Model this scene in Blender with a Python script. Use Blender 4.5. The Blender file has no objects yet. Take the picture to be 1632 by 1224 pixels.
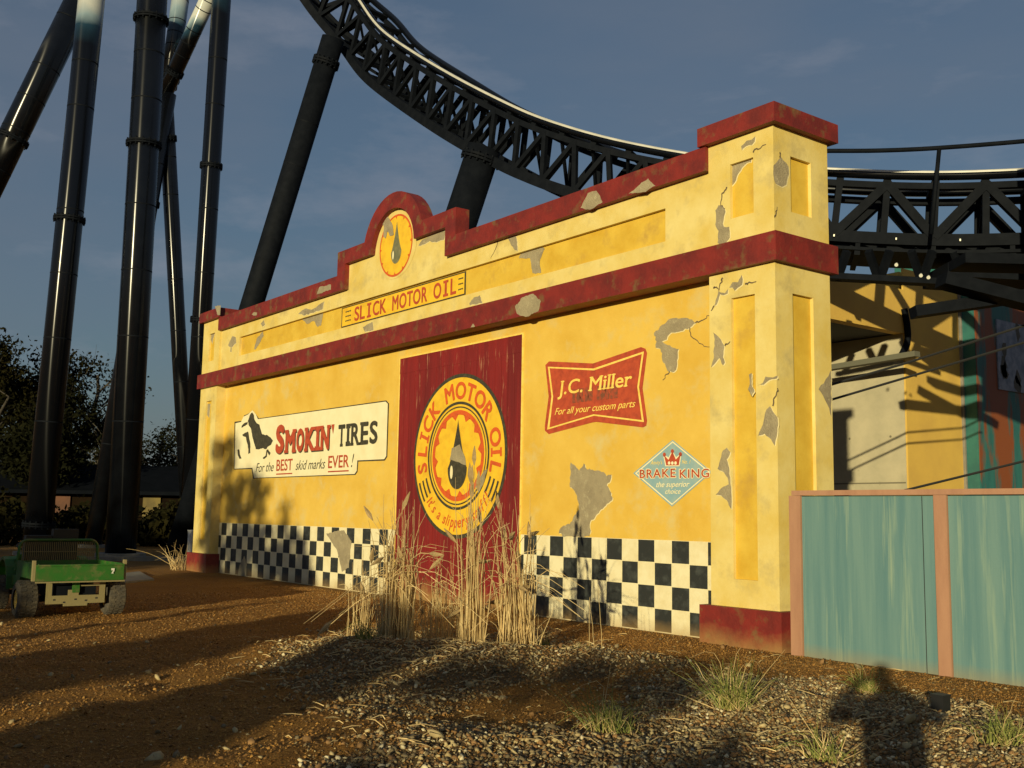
import bpy, bmesh, math, random
import numpy as np
from mathutils import Vector, Matrix
from mathutils.geometry import tessellate_polygon
random.seed(7); rng = np.random.default_rng(11)
SC = bpy.context.scene
COL = SC.collection
# ------------------------------------------------------------------ camera
FPX = 1696.8                                   # focal length in photo pixels (photo is 1632 x 1224)
YAW, PITCH, ROLL = -0.9213, 0.1227, 0.0164
CAM = Vector((8.622, -10.754, 1.6))
fw = Vector((math.sin(YAW)*math.cos(PITCH), math.cos(YAW)*math.cos(PITCH), math.sin(PITCH)))
r0 = Vector((math.cos(YAW), -math.sin(YAW), 0)); u0 = r0.cross(fw)
rt = r0*math.cos(ROLL) + u0*math.sin(ROLL); up = -r0*math.sin(ROLL) + u0*math.cos(ROLL)
cd = bpy.data.cameras.new('camera'); cam = bpy.data.objects.new('camera', cd); COL.objects.link(cam)
cd.sensor_width = 36; cd.lens = 36*FPX/1632; cd.clip_start = 0.05; cd.clip_end = 4000
M3 = Matrix((rt, up, -fw)).transposed().to_4x4(); M3.translation = CAM
cam.matrix_world = M3
SC.camera = cam
# ------------------------------------------------------------------ sky, sun, exposure
SUN_EL, SUN_AZ = 7.6, -34.5                    # light travels towards SUN_AZ (from +Y, clockwise)
w = bpy.data.worlds.new('World'); SC.world = w; w.use_nodes = True
nt = w.node_tree; N = nt.nodes; LK = nt.links
bg = N['Background']; sky = N.new('ShaderNodeTexSky'); sky.sky_type = 'NISHITA'; sky.sun_disc = False
sky.sun_elevation = math.radians(SUN_EL); sky.sun_rotation = math.radians(180+SUN_AZ)
sky.air_density = 1.2; sky.dust_density = 1.0; sky.ozone_density = 3.6
tc = N.new('ShaderNodeTexCoord'); mp = N.new('ShaderNodeMapping'); mp.inputs['Scale'].default_value = (1.1, 1.6, 4.6); mp.inputs['Rotation'].default_value = (.12, .2, .3)
nz = N.new('ShaderNodeTexNoise'); nz.inputs['Scale'].default_value = 2.2; nz.inputs['Detail'].default_value = 7; nz.inputs['Roughness'].default_value = .55
cr = N.new('ShaderNodeValToRGB'); cr.color_ramp.elements[0].position = .36; cr.color_ramp.elements[1].position = .70
mx = N.new('ShaderNodeMixRGB'); mx.inputs[2].default_value = (1.95, 2.35, 3.05, 1)
mu = N.new('ShaderNodeMath'); mu.operation = 'MULTIPLY'; mu.inputs[1].default_value = .30; mu.use_clamp = True
LK.new(tc.outputs['Generated'], mp.inputs[0]); LK.new(mp.outputs[0], nz.inputs['Vector']); LK.new(nz.outputs['Fac'], cr.inputs[0])
mu.operation = 'MULTIPLY_ADD'; mu.inputs[2].default_value = .36       # thin overcast everywhere, thicker in the noise
n2 = N.new('ShaderNodeTexNoise'); n2.inputs['Scale'].default_value = 3.1; n2.inputs['Detail'].default_value = 8; n2.inputs['Roughness'].default_value = .6
c2 = N.new('ShaderNodeValToRGB'); c2.color_ramp.elements[0].position = .52; c2.color_ramp.elements[1].position = .78; c2.color_ramp.elements[1].color = (.5,.5,.5,1)
m2 = N.new('ShaderNodeMixRGB'); m2.inputs[2].default_value = (3.6, 3.8, 4.5, 1)
LK.new(mp.outputs[0], n2.inputs['Vector']); LK.new(n2.outputs['Fac'], c2.inputs[0]); LK.new(c2.outputs[0], m2.inputs[0]); LK.new(mx.outputs[0], m2.inputs[1])
LK.new(cr.outputs[0], mu.inputs[0]); LK.new(mu.outputs[0], mx.inputs[0]); LK.new(sky.outputs[0], mx.inputs[1]); LK.new(m2.outputs[0], bg.inputs[0])
bg.inputs[1].default_value = .073
sd = bpy.data.lights.new('sun', 'SUN'); sun = bpy.data.objects.new('sun', sd); COL.objects.link(sun)
sd.energy = 5.0; sd.angle = math.radians(.55); sd.color = (1, .88, .54)
a = math.radians(SUN_AZ); e = math.radians(SUN_EL)
SD = Vector((math.sin(a)*math.cos(e), math.cos(a)*math.cos(e), -math.sin(e)))
sun.rotation_euler = SD.to_track_quat('-Z', 'Y').to_euler(); sun.location = (20, -30, 20)
SC.view_settings.view_transform = 'Standard'; SC.view_settings.look = 'None'
SC.view_settings.exposure = 0; SC.view_settings.gamma = 1
# ------------------------------------------------------------------ helpers
def ray(px, py): return (fw + rt*((px-816)/FPX) - up*((py-612)/FPX))
def onY(px, py, Y): d = ray(px, py); return CAM + d*((Y-CAM.y)/d.y)
def onX(px, py, X): d = ray(px, py); return CAM + d*((X-CAM.x)/d.x)
def onZ(px, py, Z=0.): d = ray(px, py); return CAM + d*((Z-CAM.z)/d.z)
def onD(px, py, D): return CAM + ray(px, py)*D
def V(*a): return Vector(a)

def mat(name, col, rough=.7, col2=None, scale=3., detail=5, lo=.4, hi=.62, stretch=(1,1,1), bump=0., bscale=40., metal=0., spec=.5, third=None, tscale=9., tlo=.6, thi=.7, coords='Object', splash=0.):
    m = bpy.data.materials.new(name); m.use_nodes = True
    t = m.node_tree; n = t.nodes; l = t.links; b = n['Principled BSDF']
    b.inputs['Roughness'].default_value = rough; b.inputs['Metallic'].default_value = metal; b.inputs['Specular IOR Level'].default_value = spec
    b.inputs['Base Color'].default_value = (*col, 1)
    tcn = n.new('ShaderNodeTexCoord'); out = None
    def noise(sc, st, dt, lo, hi, off):
        mpn = n.new('ShaderNodeMapping'); mpn.inputs['Scale'].default_value = st; mpn.inputs['Location'].default_value = (off, off*.7, off*1.3)
        nn = n.new('ShaderNodeTexNoise'); nn.inputs['Scale'].default_value = sc; nn.inputs['Detail'].default_value = dt; nn.inputs['Roughness'].default_value = .62
        c = n.new('ShaderNodeValToRGB'); c.color_ramp.elements[0].position = lo; c.color_ramp.elements[1].position = hi
        l.new(tcn.outputs[coords], mpn.inputs[0]); l.new(mpn.outputs[0], nn.inputs['Vector']); l.new(nn.outputs['Fac'], c.inputs[0]); return c.outputs[0]
    if col2:
        f = noise(scale, stretch, detail, lo, hi, 0.)
        q = n.new('ShaderNodeMixRGB'); q.inputs[1].default_value = (*col, 1); q.inputs[2].default_value = (*col2, 1); l.new(f, q.inputs[0]); out = q.outputs[0]
        if third:
            f2 = noise(tscale, stretch, 6, tlo, thi, 5.3)
            q2 = n.new('ShaderNodeMixRGB'); q2.inputs[2].default_value = (*third, 1); l.new(f2, q2.inputs[0]); l.new(out, q2.inputs[1]); out = q2.outputs[0]
        if splash:                             # dried mud thrown up from the soil
            g = n.new('ShaderNodeNewGeometry'); sp_ = n.new('ShaderNodeSeparateXYZ'); l.new(g.outputs['Position'], sp_.inputs[0])
            n3 = n.new('ShaderNodeTexNoise'); n3.inputs['Scale'].default_value = 2.6; n3.inputs['Detail'].default_value = 9; n3.inputs['Roughness'].default_value = .7; l.new(g.outputs['Position'], n3.inputs['Vector'])
            m1 = n.new('ShaderNodeMath'); m1.operation = 'MULTIPLY_ADD'; m1.inputs[1].default_value = splash*2.2; m1.inputs[2].default_value = -splash*.55; l.new(n3.outputs['Fac'], m1.inputs[0])
            m2 = n.new('ShaderNodeMath'); m2.operation = 'SUBTRACT'; l.new(m1.outputs[0], m2.inputs[0]); l.new(sp_.outputs[2], m2.inputs[1])
            m3 = n.new('ShaderNodeMapRange'); m3.inputs[1].default_value = -.12; m3.inputs[2].default_value = .22; m3.inputs[4].default_value = .85; l.new(m2.outputs[0], m3.inputs[0])
            q3 = n.new('ShaderNodeMixRGB'); q3.inputs[2].default_value = (.33,.20,.065,1); l.new(m3.outputs[0], q3.inputs[0]); l.new(out, q3.inputs[1]); out = q3.outputs[0]
        l.new(out, b.inputs['Base Color'])
    if bump:
        nn = n.new('ShaderNodeTexNoise'); nn.inputs['Scale'].default_value = bscale; nn.inputs['Detail'].default_value = 6
        l.new(tcn.outputs[coords], nn.inputs['Vector'])
        bp = n.new('ShaderNodeBump'); bp.inputs['Strength'].default_value = bump; bp.inputs['Distance'].default_value = .02
        l.new(nn.outputs['Fac'], bp.inputs['Height']); l.new(bp.outputs[0], b.inputs['Normal'])
    return m

class MB:
    def __init__(s): s.v = []; s.f = []; s.m = []
    def add(s, vs, fs, mi=0):
        o = len(s.v); s.v += [tuple(v) for v in vs]
        for f in fs: s.f.append(tuple(i+o for i in f)); s.m.append(mi)
    def box(s, x0, x1, y0, y1, z0, z1, mi=0):
        s.add([(x0,y0,z0),(x1,y0,z0),(x1,y1,z0),(x0,y1,z0),(x0,y0,z1),(x1,y0,z1),(x1,y1,z1),(x0,y1,z1)],
              [(0,3,2,1),(4,5,6,7),(0,1,5,4),(1,2,6,5),(2,3,7,6),(3,0,4,7)], mi); return s
    def obox(s, c, X, Y, Z, mi=0):             # oriented box, half axes X, Y, Z
        c = Vector(c); vs = [c+X*i+Y*j+Z*k for k in (-1,1) for i, j in ((-1,-1),(1,-1),(1,1),(-1,1))]
        s.add(vs, [(0,3,2,1),(4,5,6,7),(0,1,5,4),(1,2,6,5),(2,3,7,6),(3,0,4,7)], mi); return s
    def beam(s, a, b, wd, ht, upv=(0,0,1), mi=0):
        a = Vector(a); b = Vector(b); d = b-a
        if d.length < 1e-6: return s
        t = d.normalized(); sd_ = t.cross(Vector(upv))
        if sd_.length < 1e-4: sd_ = t.cross(Vector((1,0,0)))
        sd_.normalize(); uu = sd_.cross(t)
        return s.obox((a+b)/2, t*(d.length/2), sd_*(wd/2), uu*(ht/2), mi)
    def tube(s, pts, rad, n=8, mi=0, cap=True):
        pts = [Vector(p) for p in pts]; k = len(pts)
        rad = rad if isinstance(rad, (list, tuple)) else [rad]*k
        T = [(pts[min(i+1,k-1)]-pts[max(i-1,0)]).normalized() for i in range(k)]
        ref = Vector((0,0,1)) if abs(T[0].z) < .9 else Vector((1,0,0))
        A = T[0].cross(ref).normalized(); vs = []
        for i in range(k):
            A = (A - T[i]*A.dot(T[i])).normalized(); B = T[i].cross(A)
            for j in range(n):
                an = 2*math.pi*j/n; vs.append(pts[i] + (A*math.cos(an)+B*math.sin(an))*rad[i])
        fs = [(i*n+j, i*n+(j+1)%n, (i+1)*n+(j+1)%n, (i+1)*n+j) for i in range(k-1) for j in range(n)]
        if cap: fs += [tuple(range(n-1,-1,-1)), tuple((k-1)*n+j for j in range(n))]
        s.add(vs, fs, mi); return s
    def poly3(s, pts, mi=0):                   # flat polygon, tessellated
        pts = [Vector(p) for p in pts]
        tr = tessellate_polygon([pts]); s.add(pts, [tuple(t) for t in tr], mi)
        if getattr(s, 'rim', None) and mi == s.rim[0]:      # painted highlight rim: pale copy offset behind the bare patch
            ax_ = abs(pts[0].x-pts[1].x) < 1e-6 and abs(pts[0].x-pts[-1].x) < 1e-6
            o_ = Vector((-.0015, .014, -.012)) if ax_ else Vector((.014, .0015, -.012))
            s.add([p+o_ for p in pts], [tuple(t) for t in tr], s.rim[1])
        return s
    def prismY(s, poly, y0, y1, mi=0):         # (x,z) outline extruded along Y, front face at y0
        n = len(poly); f = [Vector((p[0], y0, p[1])) for p in poly]; b = [Vector((p[0], y1, p[1])) for p in poly]
        area = sum(poly[i][0]*poly[(i+1)%n][1]-poly[(i+1)%n][0]*poly[i][1] for i in range(n))
        tr = tessellate_polygon([f])
        s.add(f+b, [tuple(t) for t in tr] + [tuple(i+n for i in reversed(t)) for t in tr] + [(i,(i+1)%n,(i+1)%n+n,i+n) for i in range(n)], mi); return s
    def build(s, name, mats, parent=None, smooth=False, label=None, fix=True, loc=None):
        o0 = parent.matrix_world.translation if parent else Vector(loc or (0,0,0))
        if parent:
            o0 = Vector(parent['_w']) if '_w' in parent else Vector((0,0,0))
        me = bpy.data.meshes.new(name); me.from_pydata([tuple(Vector(v)-o0) for v in s.v], [], s.f)
        for m in (mats if isinstance(mats, (list, tuple)) else [mats]): me.materials.append(m)
        me.polygons.foreach_set('material_index', s.m)
        if smooth: me.polygons.foreach_set('use_smooth', [True]*len(me.polygons))
        if fix:
            bm = bmesh.new(); bm.from_mesh(me); bmesh.ops.recalc_face_normals(bm, faces=bm.faces); bm.to_mesh(me); bm.free()
        me.update()
        o = bpy.data.objects.new(name, me); COL.objects.link(o)
        if parent: o.parent = parent; WORLD[o.name] = o0; o['_w'] = tuple(o0)
        else: o.location = o0; o['_w'] = tuple(o0)
        if label: o['label'] = label
        return o
WORLD = {}
def root(name, loc, label, cat, group=None):
    o = bpy.data.objects.new(name, None); COL.objects.link(o); o.location = loc; o['_w'] = tuple(loc); o.empty_display_size = .2
    o['label'] = label; o['category'] = cat
    if group: o['group'] = group
    return o
def aniso(m):                                  # long narrow highlights of rolled tube
    t = m.node_tree; b = t.nodes['Principled BSDF']; g = t.nodes.new('ShaderNodeTangent'); g.direction_type = 'RADIAL'; g.axis = 'Z'
    b.inputs['Anisotropic'].default_value = .93; b.inputs['Anisotropic Rotation'].default_value = ANR; b.inputs['Roughness'].default_value = .25; t.links.new(g.outputs[0], b.inputs['Tangent']); return m
ANR = 0.25
def tag(o, label, cat, group=None, kind=None):
    if label: o['label'] = label
    if cat: o['category'] = cat
    if group: o['group'] = group
    if kind: o['kind'] = kind
    return o
def struct(o): o['kind'] = 'structure'; return o

_tc = {}
def glyphs(txt, bold=0., shear=0., spacing=1.):
    key = (txt, bold, shear, spacing)
    if key in _tc: return _tc[key]
    c = bpy.data.curves.new('t', 'FONT'); c.body = txt; c.size = 1; c.shear = shear; c.space_character = spacing; c.resolution_u = 4
    o = bpy.data.objects.new('t', c); COL.objects.link(o)
    dg = bpy.context.evaluated_depsgraph_get(); me = bpy.data.meshes.new_from_object(o.evaluated_get(dg))
    vs = np.array([v.co[:2] for v in me.vertices]); fs = [tuple(p.vertices) for p in me.polygons]
    bpy.data.objects.remove(o); bpy.data.curves.remove(c); bpy.data.meshes.remove(me)
    vs = np.column_stack([vs, np.zeros(len(vs))])
    if bold > 0:                               # heavier strokes: shifted copies a fraction of a millimetre apart
        V_, F_ = [vs], list(fs)
        for i, (dx, dy) in enumerate(((1,0),(-1,0),(0,1),(0,-1),(.7,.7),(-.7,.7),(.7,-.7),(-.7,-.7))):
            V_.append(vs+[dx*bold, dy*bold, .0003*(i+1)]); F_ += [tuple(k+len(vs)*(i+1) for k in f) for f in fs]
        vs, fs = np.concatenate(V_), F_
    _tc[key] = (vs, fs); return _tc[key]
def text_on(mb, txt, x0, x1, z0, z1, Y, bold=0., shear=0., spacing=1., mi=0, slope=0.):
    vs, fs = glyphs(txt, bold, shear, spacing)
    a_, b_ = vs.min(0), vs.max(0); b_[2] = a_[2]+1; t = (vs-a_)/(b_-a_)
    mb.add([(x0+p[0]*(x1-x0), Y-p[2], z0+p[1]*(z1-z0)+slope*p[0]*(x1-x0)) for p in t], fs, mi)
def text_base(mb, txt, x0, x1, zb, h, Y, ref='H', **k):  # keeps ascender/descender relation; h = cap height
    mi = k.pop('mi', 0); ser = k.pop('serif', False)
    vs, fs = glyphs(txt, **k); rv, _ = glyphs(ref, **{**k, 'spacing': 1.})
    s = h/(rv[:,1].max()-rv[:,1].min()); zb0 = rv[:,1].min()
    a_, b_ = vs[:,0].min(), vs[:,0].max()
    mb.add([(x0+(p[0]-a_)/(b_-a_)*(x1-x0), Y-p[2], zb+(p[1]-zb0)*s) for p in vs], fs, mi)
    if ser:                                    # slab serifs on the flat stem ends
        v0, f0 = glyphs(txt, 0., k.get('shear', 0.), k.get('spacing', 1.)); cnt = {}
        for f in f0:
            for i in range(len(f)): e_ = tuple(sorted((f[i], f[(i+1)%len(f)]))); cnt[e_] = cnt.get(e_, 0)+1
        for (i, j), c_ in cnt.items():
            p, q = v0[i], v0[j]; L_ = abs(p[0]-q[0])
            if c_ == 1 and abs(p[1]-q[1]) < .004 and .05 < L_ < .2:
                up_ = p[1] > zb0+.3; z_ = zb+(p[1]-zb0)*s; xl, xh = min(p[0],q[0])-.055, max(p[0],q[0])+.055; hh = .055*s
                xl, xh = x0+(xl-a_)/(b_-a_)*(x1-x0), x0+(xh-a_)/(b_-a_)*(x1-x0); z0_, z1_ = (z_-hh, z_) if up_ else (z_, z_+hh)
                mb.add([(xl,Y-.0029,z0_),(xh,Y-.0029,z0_),(xh,Y-.0029,z1_),(xl,Y-.0029,z1_)], [(0,1,2,3)], mi)
def rough_poly(pts, jit=.02, seg=.07, seed=1):
    R = random.Random(seed); out = []; n = len(pts)
    for i in range(n):
        a_ = Vector(pts[i]); b_ = Vector(pts[(i+1)%n]); k = max(1, int((b_-a_).length/seg))
        nrm = Vector((-(b_-a_).y, (b_-a_).x)).normalized() if a_.__len__()==2 else None
        for j in range(k):
            p = a_.lerp(b_, j/k)
            if j: p = p + nrm*R.uniform(-jit, jit)
            out.append(p)
    return out
# ------------------------------------------------------------------ materials
M = {}
M['yellow'] = mat('yellow_paint', (.69,.455,.078), .75, (.60,.36,.04), 1.1, 6, .35, .68, bump=.12, bscale=30, third=(.60,.46,.17), tscale=1.9, tlo=.52, thi=.74)
M['cream'] = mat('cream_paint', (.70,.56,.21), .75, (.61,.44,.10), 1.5, 6, .35, .66, bump=.12, bscale=30, third=(.46,.36,.14), tscale=2.6, tlo=.54, thi=.78)
M['gold'] = mat('golden_panel_paint', (.65,.43,.05), .75, (.55,.33,.025), 2.2, 6, .38, .66, bump=.1, bscale=30, third=(.45,.27,.05), tscale=2.0, tlo=.58, thi=.76)
M['red'] = mat('oxide_red_paint', (.205,.018,.012), .6, (.125,.013,.010), 3.0, 7, .38, .64, bump=.25, bscale=22, third=(.15,.085,.03), tscale=3.6, tlo=.54, thi=.70, splash=.22)
M['doorred'] = mat('barn_red_paint', (.215,.013,.011), .6, (.14,.010,.009), 2.0, 6, .4, .62, (2.5,1,.2), bump=.25, bscale=26, third=(.42,.20,.11), tscale=9., tlo=.62, thi=.72, splash=.42)
M['render'] = mat('bare_render', (.34,.28,.17), .9, (.24,.195,.12), 3.5, 7, .35, .65, bump=.6, bscale=50, third=(.40,.34,.21), tscale=11., tlo=.56, thi=.70)
M['patch_highlight'] = mat('painted_highlight_rim', (.74,.62,.32), .8)
M['crack'] = mat('crack_dark', (.12,.085,.05), .95)
M['black'] = mat('black_tile_paint', (.022,.024,.022), .6, (.05,.055,.05), 7., 7, .48, .68, bump=.1, bscale=30, third=(.22,.20,.15), tscale=22., tlo=.68, thi=.76, splash=.12)
M['white'] = mat('cream_tile_paint', (.74,.66,.42), .65, (.66,.56,.32), 5., 6, .42, .7, bump=.1, bscale=30, third=(.40,.32,.18), tscale=14., tlo=.68, thi=.8, splash=.12)
M['signwhite'] = mat('sign_white_paint', (.80,.72,.46), .6, (.74,.64,.38), 3., 6, .4, .7)
M['signblack'] = mat('sign_black_paint', (.04,.035,.02), .6, (.07,.06,.035), 14., 5, .45, .65)
M['signred'] = mat('sign_red_paint', (.46,.07,.025), .6, (.34,.05,.02), 9., 6, .42, .64)
M['signyellow'] = mat('sign_yellow_paint', (.78,.48,.025), .6, (.66,.38,.02), 4., 6, .42, .66, third=(.42,.30,.06), tscale=13., tlo=.66, thi=.74)
M['signorange'] = mat('sign_orange_red_paint', (.62,.10,.015), .6, (.50,.08,.02), 12., 5, .42, .66)
M['signblue'] = mat('sign_blue_paint', (.22,.36,.40), .6, (.30,.40,.38), 5., 6, .40, .66)
M['letteryellow'] = mat('letter_yellow_paint', (.86,.62,.14), .6, (.74,.48,.08), 12., 5, .42, .66)
M['smudge'] = mat('faded_smudge', (.17,.055,.025), .8, (.34,.06,.025), 16., 5, .42, .6)
M['steel'] = mat('black_steel_paint', (.0025,.003,.0045), .16, (.004,.005,.007), 2., 4, .4, .7, bump=.02, bscale=8)
aniso(M['steel'])
M['steel2'] = mat('dull_black_steel', (.004,.0052,.008), .7, (.007,.0085,.012), 4., 4, .4, .7, spec=.07)
M['rail'] = mat('worn_rail_glint', (.52,.50,.44), .4, (.40,.39,.35), 3., 4, .4, .7)
M['speck'] = mat('pale_speck', (.26,.25,.21), .4, metal=.6)
M['teal'] = mat('teal_streaked_paint', (.135,.235,.225), .62, (.092,.19,.20), 3.2, 5, .38, .64, (2.2,1,.10), bump=.08, bscale=20, third=(.26,.34,.25), tscale=4.2, tlo=.56, thi=.74, splash=.05)
M['pink'] = mat('terracotta_post_paint', (.40,.21,.125), .65, (.33,.165,.10), 4., 5, .4, .66, (1,1,.2), bump=.1, bscale=30)
M['seam'] = mat('dark_gap', (.015,.015,.014), .9)
M['concrete'] = mat('board_marked_concrete', (.46,.40,.26), .85, (.36,.32,.21), 1.1, 6, .36, .66, bump=.25, bscale=18, third=(.28,.25,.16), tscale=3.5, tlo=.62, thi=.76)
M['bldyellow'] = mat('yellow_painted_concrete', (.62,.40,.075), .8, (.54,.34,.07), .9, 6, .36, .66, bump=.2, bscale=16)
M['darkwall'] = mat('dark_shed_cladding', (.022,.022,.024), .8, (.035,.034,.034), 2., 5, .4, .7)
M['tyre'] = mat('dusty_tyre_rubber', (.055,.047,.035), .9, (.10,.08,.05), 9., 5, .4, .65, bump=.6, bscale=60)
M['green'] = mat('green_body_paint', (.015,.10,.006), .6, (.05,.085,.014), 5., 6, .45, .72, third=(.15,.12,.05), tscale=5., tlo=.52, thi=.74)
M['khaki'] = mat('muddy_chassis_plate', (.20,.165,.07), .8, (.20,.16,.07), 8., 6, .4, .66, bump=.2)
M['plastic'] = mat('black_seat_vinyl', (.012,.012,.012), .55)
M['rim'] = mat('yellow_wheel_rim', (.60,.42,.06), .6, (.4,.28,.08), 6., 5, .4, .66)
M['straw'] = mat('dry_straw', (.64,.48,.23), .75, (.48,.33,.14), 3., 4, .35, .65)
M['plume'] = mat('dry_seed_head', (.38,.26,.12), .9, (.28,.19,.08), 20., 4, .4, .6)
M['grass'] = mat('green_grass_blade', (.12,.16,.025), .7, (.26,.24,.06), 4., 4, .38, .62)
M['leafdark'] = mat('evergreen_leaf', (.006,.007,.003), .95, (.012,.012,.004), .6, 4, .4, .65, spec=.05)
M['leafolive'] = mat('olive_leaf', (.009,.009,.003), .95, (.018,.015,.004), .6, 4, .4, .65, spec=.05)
M['bark'] = mat('bark', (.03,.024,.016), .9, (.055,.045,.03), 4., 5, .4, .66, (1,1,.3))
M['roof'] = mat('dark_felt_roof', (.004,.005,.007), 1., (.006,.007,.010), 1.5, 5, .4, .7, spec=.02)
M['shedwall'] = mat('shaded_brown_shed_wall', (.007,.0045,.003), 1., (.013,.008,.004), 1.2, 5, .4, .66, spec=.02)  # shed wall and roof darkened so their colour holds the shade
M['pale'] = mat('pale_concrete', (.22,.20,.17), .85, (.16,.15,.12), 3., 5, .4, .66, bump=.2)
M['pvc'] = mat('white_pvc', (.6,.6,.58), .5, (.4,.38,.33), 6., 5, .45, .7)
M['lampwhite'] = mat('white_casing', (.62,.60,.52), .4)
M['blackbox'] = mat('black_plastic_box', (.012,.012,.013), .5)
M['cable'] = mat('black_cable', (.012,.012,.012), .6)
# ------------------------------------------------------------------ ground (one sheet)
zone1 = [onZ(*p)[:2] for p in ((430,1062),(500,1022),(560,1000),(640,1005),(760,1010),(850,998),(960,1030),(1040,1050),(1100,1084),(1010,1104),(900,1100),(820,1105),(720,1128),(620,1150),(540,1140),(470,1105))]
zone2 = [onZ(*p)[:2] for p in ((470,1240),(600,1196),(760,1176),(900,1186),(1010,1150),(1010,1112),(1110,1092),(1230,1090),(1330,1092),(1450,1110),(1632,1140),(1760,1180),(1800,1300),(1000,1300),(470,1300))]
def inpoly(P, poly):
    x, y = P[:,0], P[:,1]; c = np.zeros(len(P), bool); n = len(poly)
    for i in range(n):
        x1, y1 = poly[i]; x2, y2 = poly[(i+1)%n]
        c ^= ((y1 > y) != (y2 > y)) & (x < (x2-x1)*(y-y1)/((y2-y1) or 1e-9)+x1)
    return c
_k = rng.normal(size=(24,2)); _ph = rng.uniform(0,6.28,24)
def lump(P, s):
    r = 0
    for i in range(24): r = r + np.cos(P[:,0]*_k[i,0]*s+P[:,1]*_k[i,1]*s+_ph[i])
    return r/24**.5
def height(P):
    P = np.asarray(P, float); x, y = P[:,0], P[:,1]
    h = .012*lump(P,1.7)+.008*lump(P,5.)
    def seg(ax, ay, bx, by, s, hh):
        t = np.clip(((x-ax)*(bx-ax)+(y-ay)*(by-ay))/((bx-ax)**2+(by-ay)**2), 0, 1)
        d2 = (x-ax-t*(bx-ax))**2+(y-ay-t*(by-ay))**2; return hh*np.exp(-d2/(2*s*s))
    near = np.exp(-((x+1)**2+(y+5)**2)/(2*5.5**2))
    h = h + seg(-1.9,-4.9,.5,-3.1,.62,.22) + seg(-.6,-5.2,.1,-4.7,.5,.10) + seg(2.4,-3.6,5,-3.3,.8,.10) + seg(2.2,-6.6,4.0,-6.,.7,.10)
    h = h + near*(.02*lump(P,2.9)+.014*lump(P,8.))
    wall = np.clip((y+.9)/.8, 0, 1)*(x > -19)*(x < 8)
    return h*(1-wall) - .012*wall
def axis(a_, b_, st, far):
    core = np.arange(a_, b_+st/2, st); g = []; d = st
    while not g or g[-1] < far: d *= 1.25; g.append((g[-1] if g else 0)+d)
    g = np.array(g); return np.concatenate([(a_-g)[::-1], core, b_+g])
gx = axis(-15, 8, .09, 900); gy = axis(-12, .6, .09, 900)
GX, GY = np.meshgrid(gx, gy); GP = np.stack([GX.ravel(), GY.ravel()], 1); GH = height(GP)
nx, ny = len(gx), len(gy)
ii = (np.arange(ny-1)[:,None]*nx+np.arange(nx-1)[None]).ravel()
gf = np.stack([ii, ii+1, ii+1+nx, ii+nx], 1)
gm = bpy.data.meshes.new('ground'); gm.vertices.add(len(GP)); gm.vertices.foreach_set('co', np.column_stack([GP, GH]).ravel())
gm.loops.add(gf.size); gm.polygons.add(len(gf)); gm.loops.foreach_set('vertex_index', gf.ravel()); gm.polygons.foreach_set('loop_start', np.arange(0, gf.size, 4)); gm.update(calc_edges=True)
gm.polygons.foreach_set('use_smooth', [True]*len(gf))
msk = (inpoly(GP+.18*np.stack([lump(GP,6.),lump(GP[:,::-1],6.)],1), zone1)|inpoly(GP+.18*np.stack([lump(GP,6.),lump(GP[:,::-1],6.)],1), zone2)).astype(float)
ca = gm.color_attributes.new('gravel', 'FLOAT_COLOR', 'POINT'); ca.data.foreach_set('color', np.repeat(msk, 4))
ground = bpy.data.objects.new('ground', gm); COL.objects.link(ground); struct(ground)
m = bpy.data.materials.new('soil_and_gravel'); m.use_nodes = True; t = m.node_tree; n = t.nodes; l = t.links; b = n['Principled BSDF']
b.inputs['Roughness'].default_value = .95; b.inputs['Specular IOR Level'].default_value = .2
tcn = n.new('ShaderNodeTexCoord'); at = n.new('ShaderNodeVertexColor'); at.layer_name = 'gravel'
def nzn(sc, lo, hi, dt=6):
    q = n.new('ShaderNodeTexNoise'); q.inputs['Scale'].default_value = sc; q.inputs['Detail'].default_value = dt; l.new(tcn.outputs['Object'], q.inputs['Vector'])
    c = n.new('ShaderNodeValToRGB'); c.color_ramp.elements[0].position = lo; c.color_ramp.elements[1].position = hi; l.new(q.outputs['Fac'], c.inputs[0]); return c.outputs[0], q.outputs['Fac']
def mixc(f, a_, b_):
    q = n.new('ShaderNodeMixRGB'); l.new(f, q.inputs[0])
    for i, v in ((1,a_),(2,b_)):
        if isinstance(v, tuple): q.inputs[i].default_value = (*v, 1)
        else: l.new(v, q.inputs[i])
    return q.outputs[0]
f1, _ = nzn(.7, .35, .65); f2, b2 = nzn(26, .42, .66); f3, b3 = nzn(95, .56, .70)
soil = mixc(f2, mixc(f1, (.38,.185,.038), (.30,.14,.027)), (.20,.09,.017)); soil = mixc(f3, soil, (.52,.30,.08))
grav = mixc(f2, (.15,.095,.04), (.24,.16,.075))
l.new(mixc(at.outputs['Color'], soil, grav), b.inputs['Base Color'])
bp = n.new('ShaderNodeBump'); bp.inputs['Strength'].default_value = 1.; bp.inputs['Distance'].default_value = .05
ad = n.new('ShaderNodeMath'); ad.operation = 'ADD'; l.new(b2, ad.inputs[0]); l.new(b3, ad.inputs[1]); l.new(ad.outputs[0], bp.inputs['Height']); l.new(bp.outputs[0], b.inputs['Normal'])
gm.materials.append(m)
def hz(x, y): return float(height(np.array([[x, y]]))[0])

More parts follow.
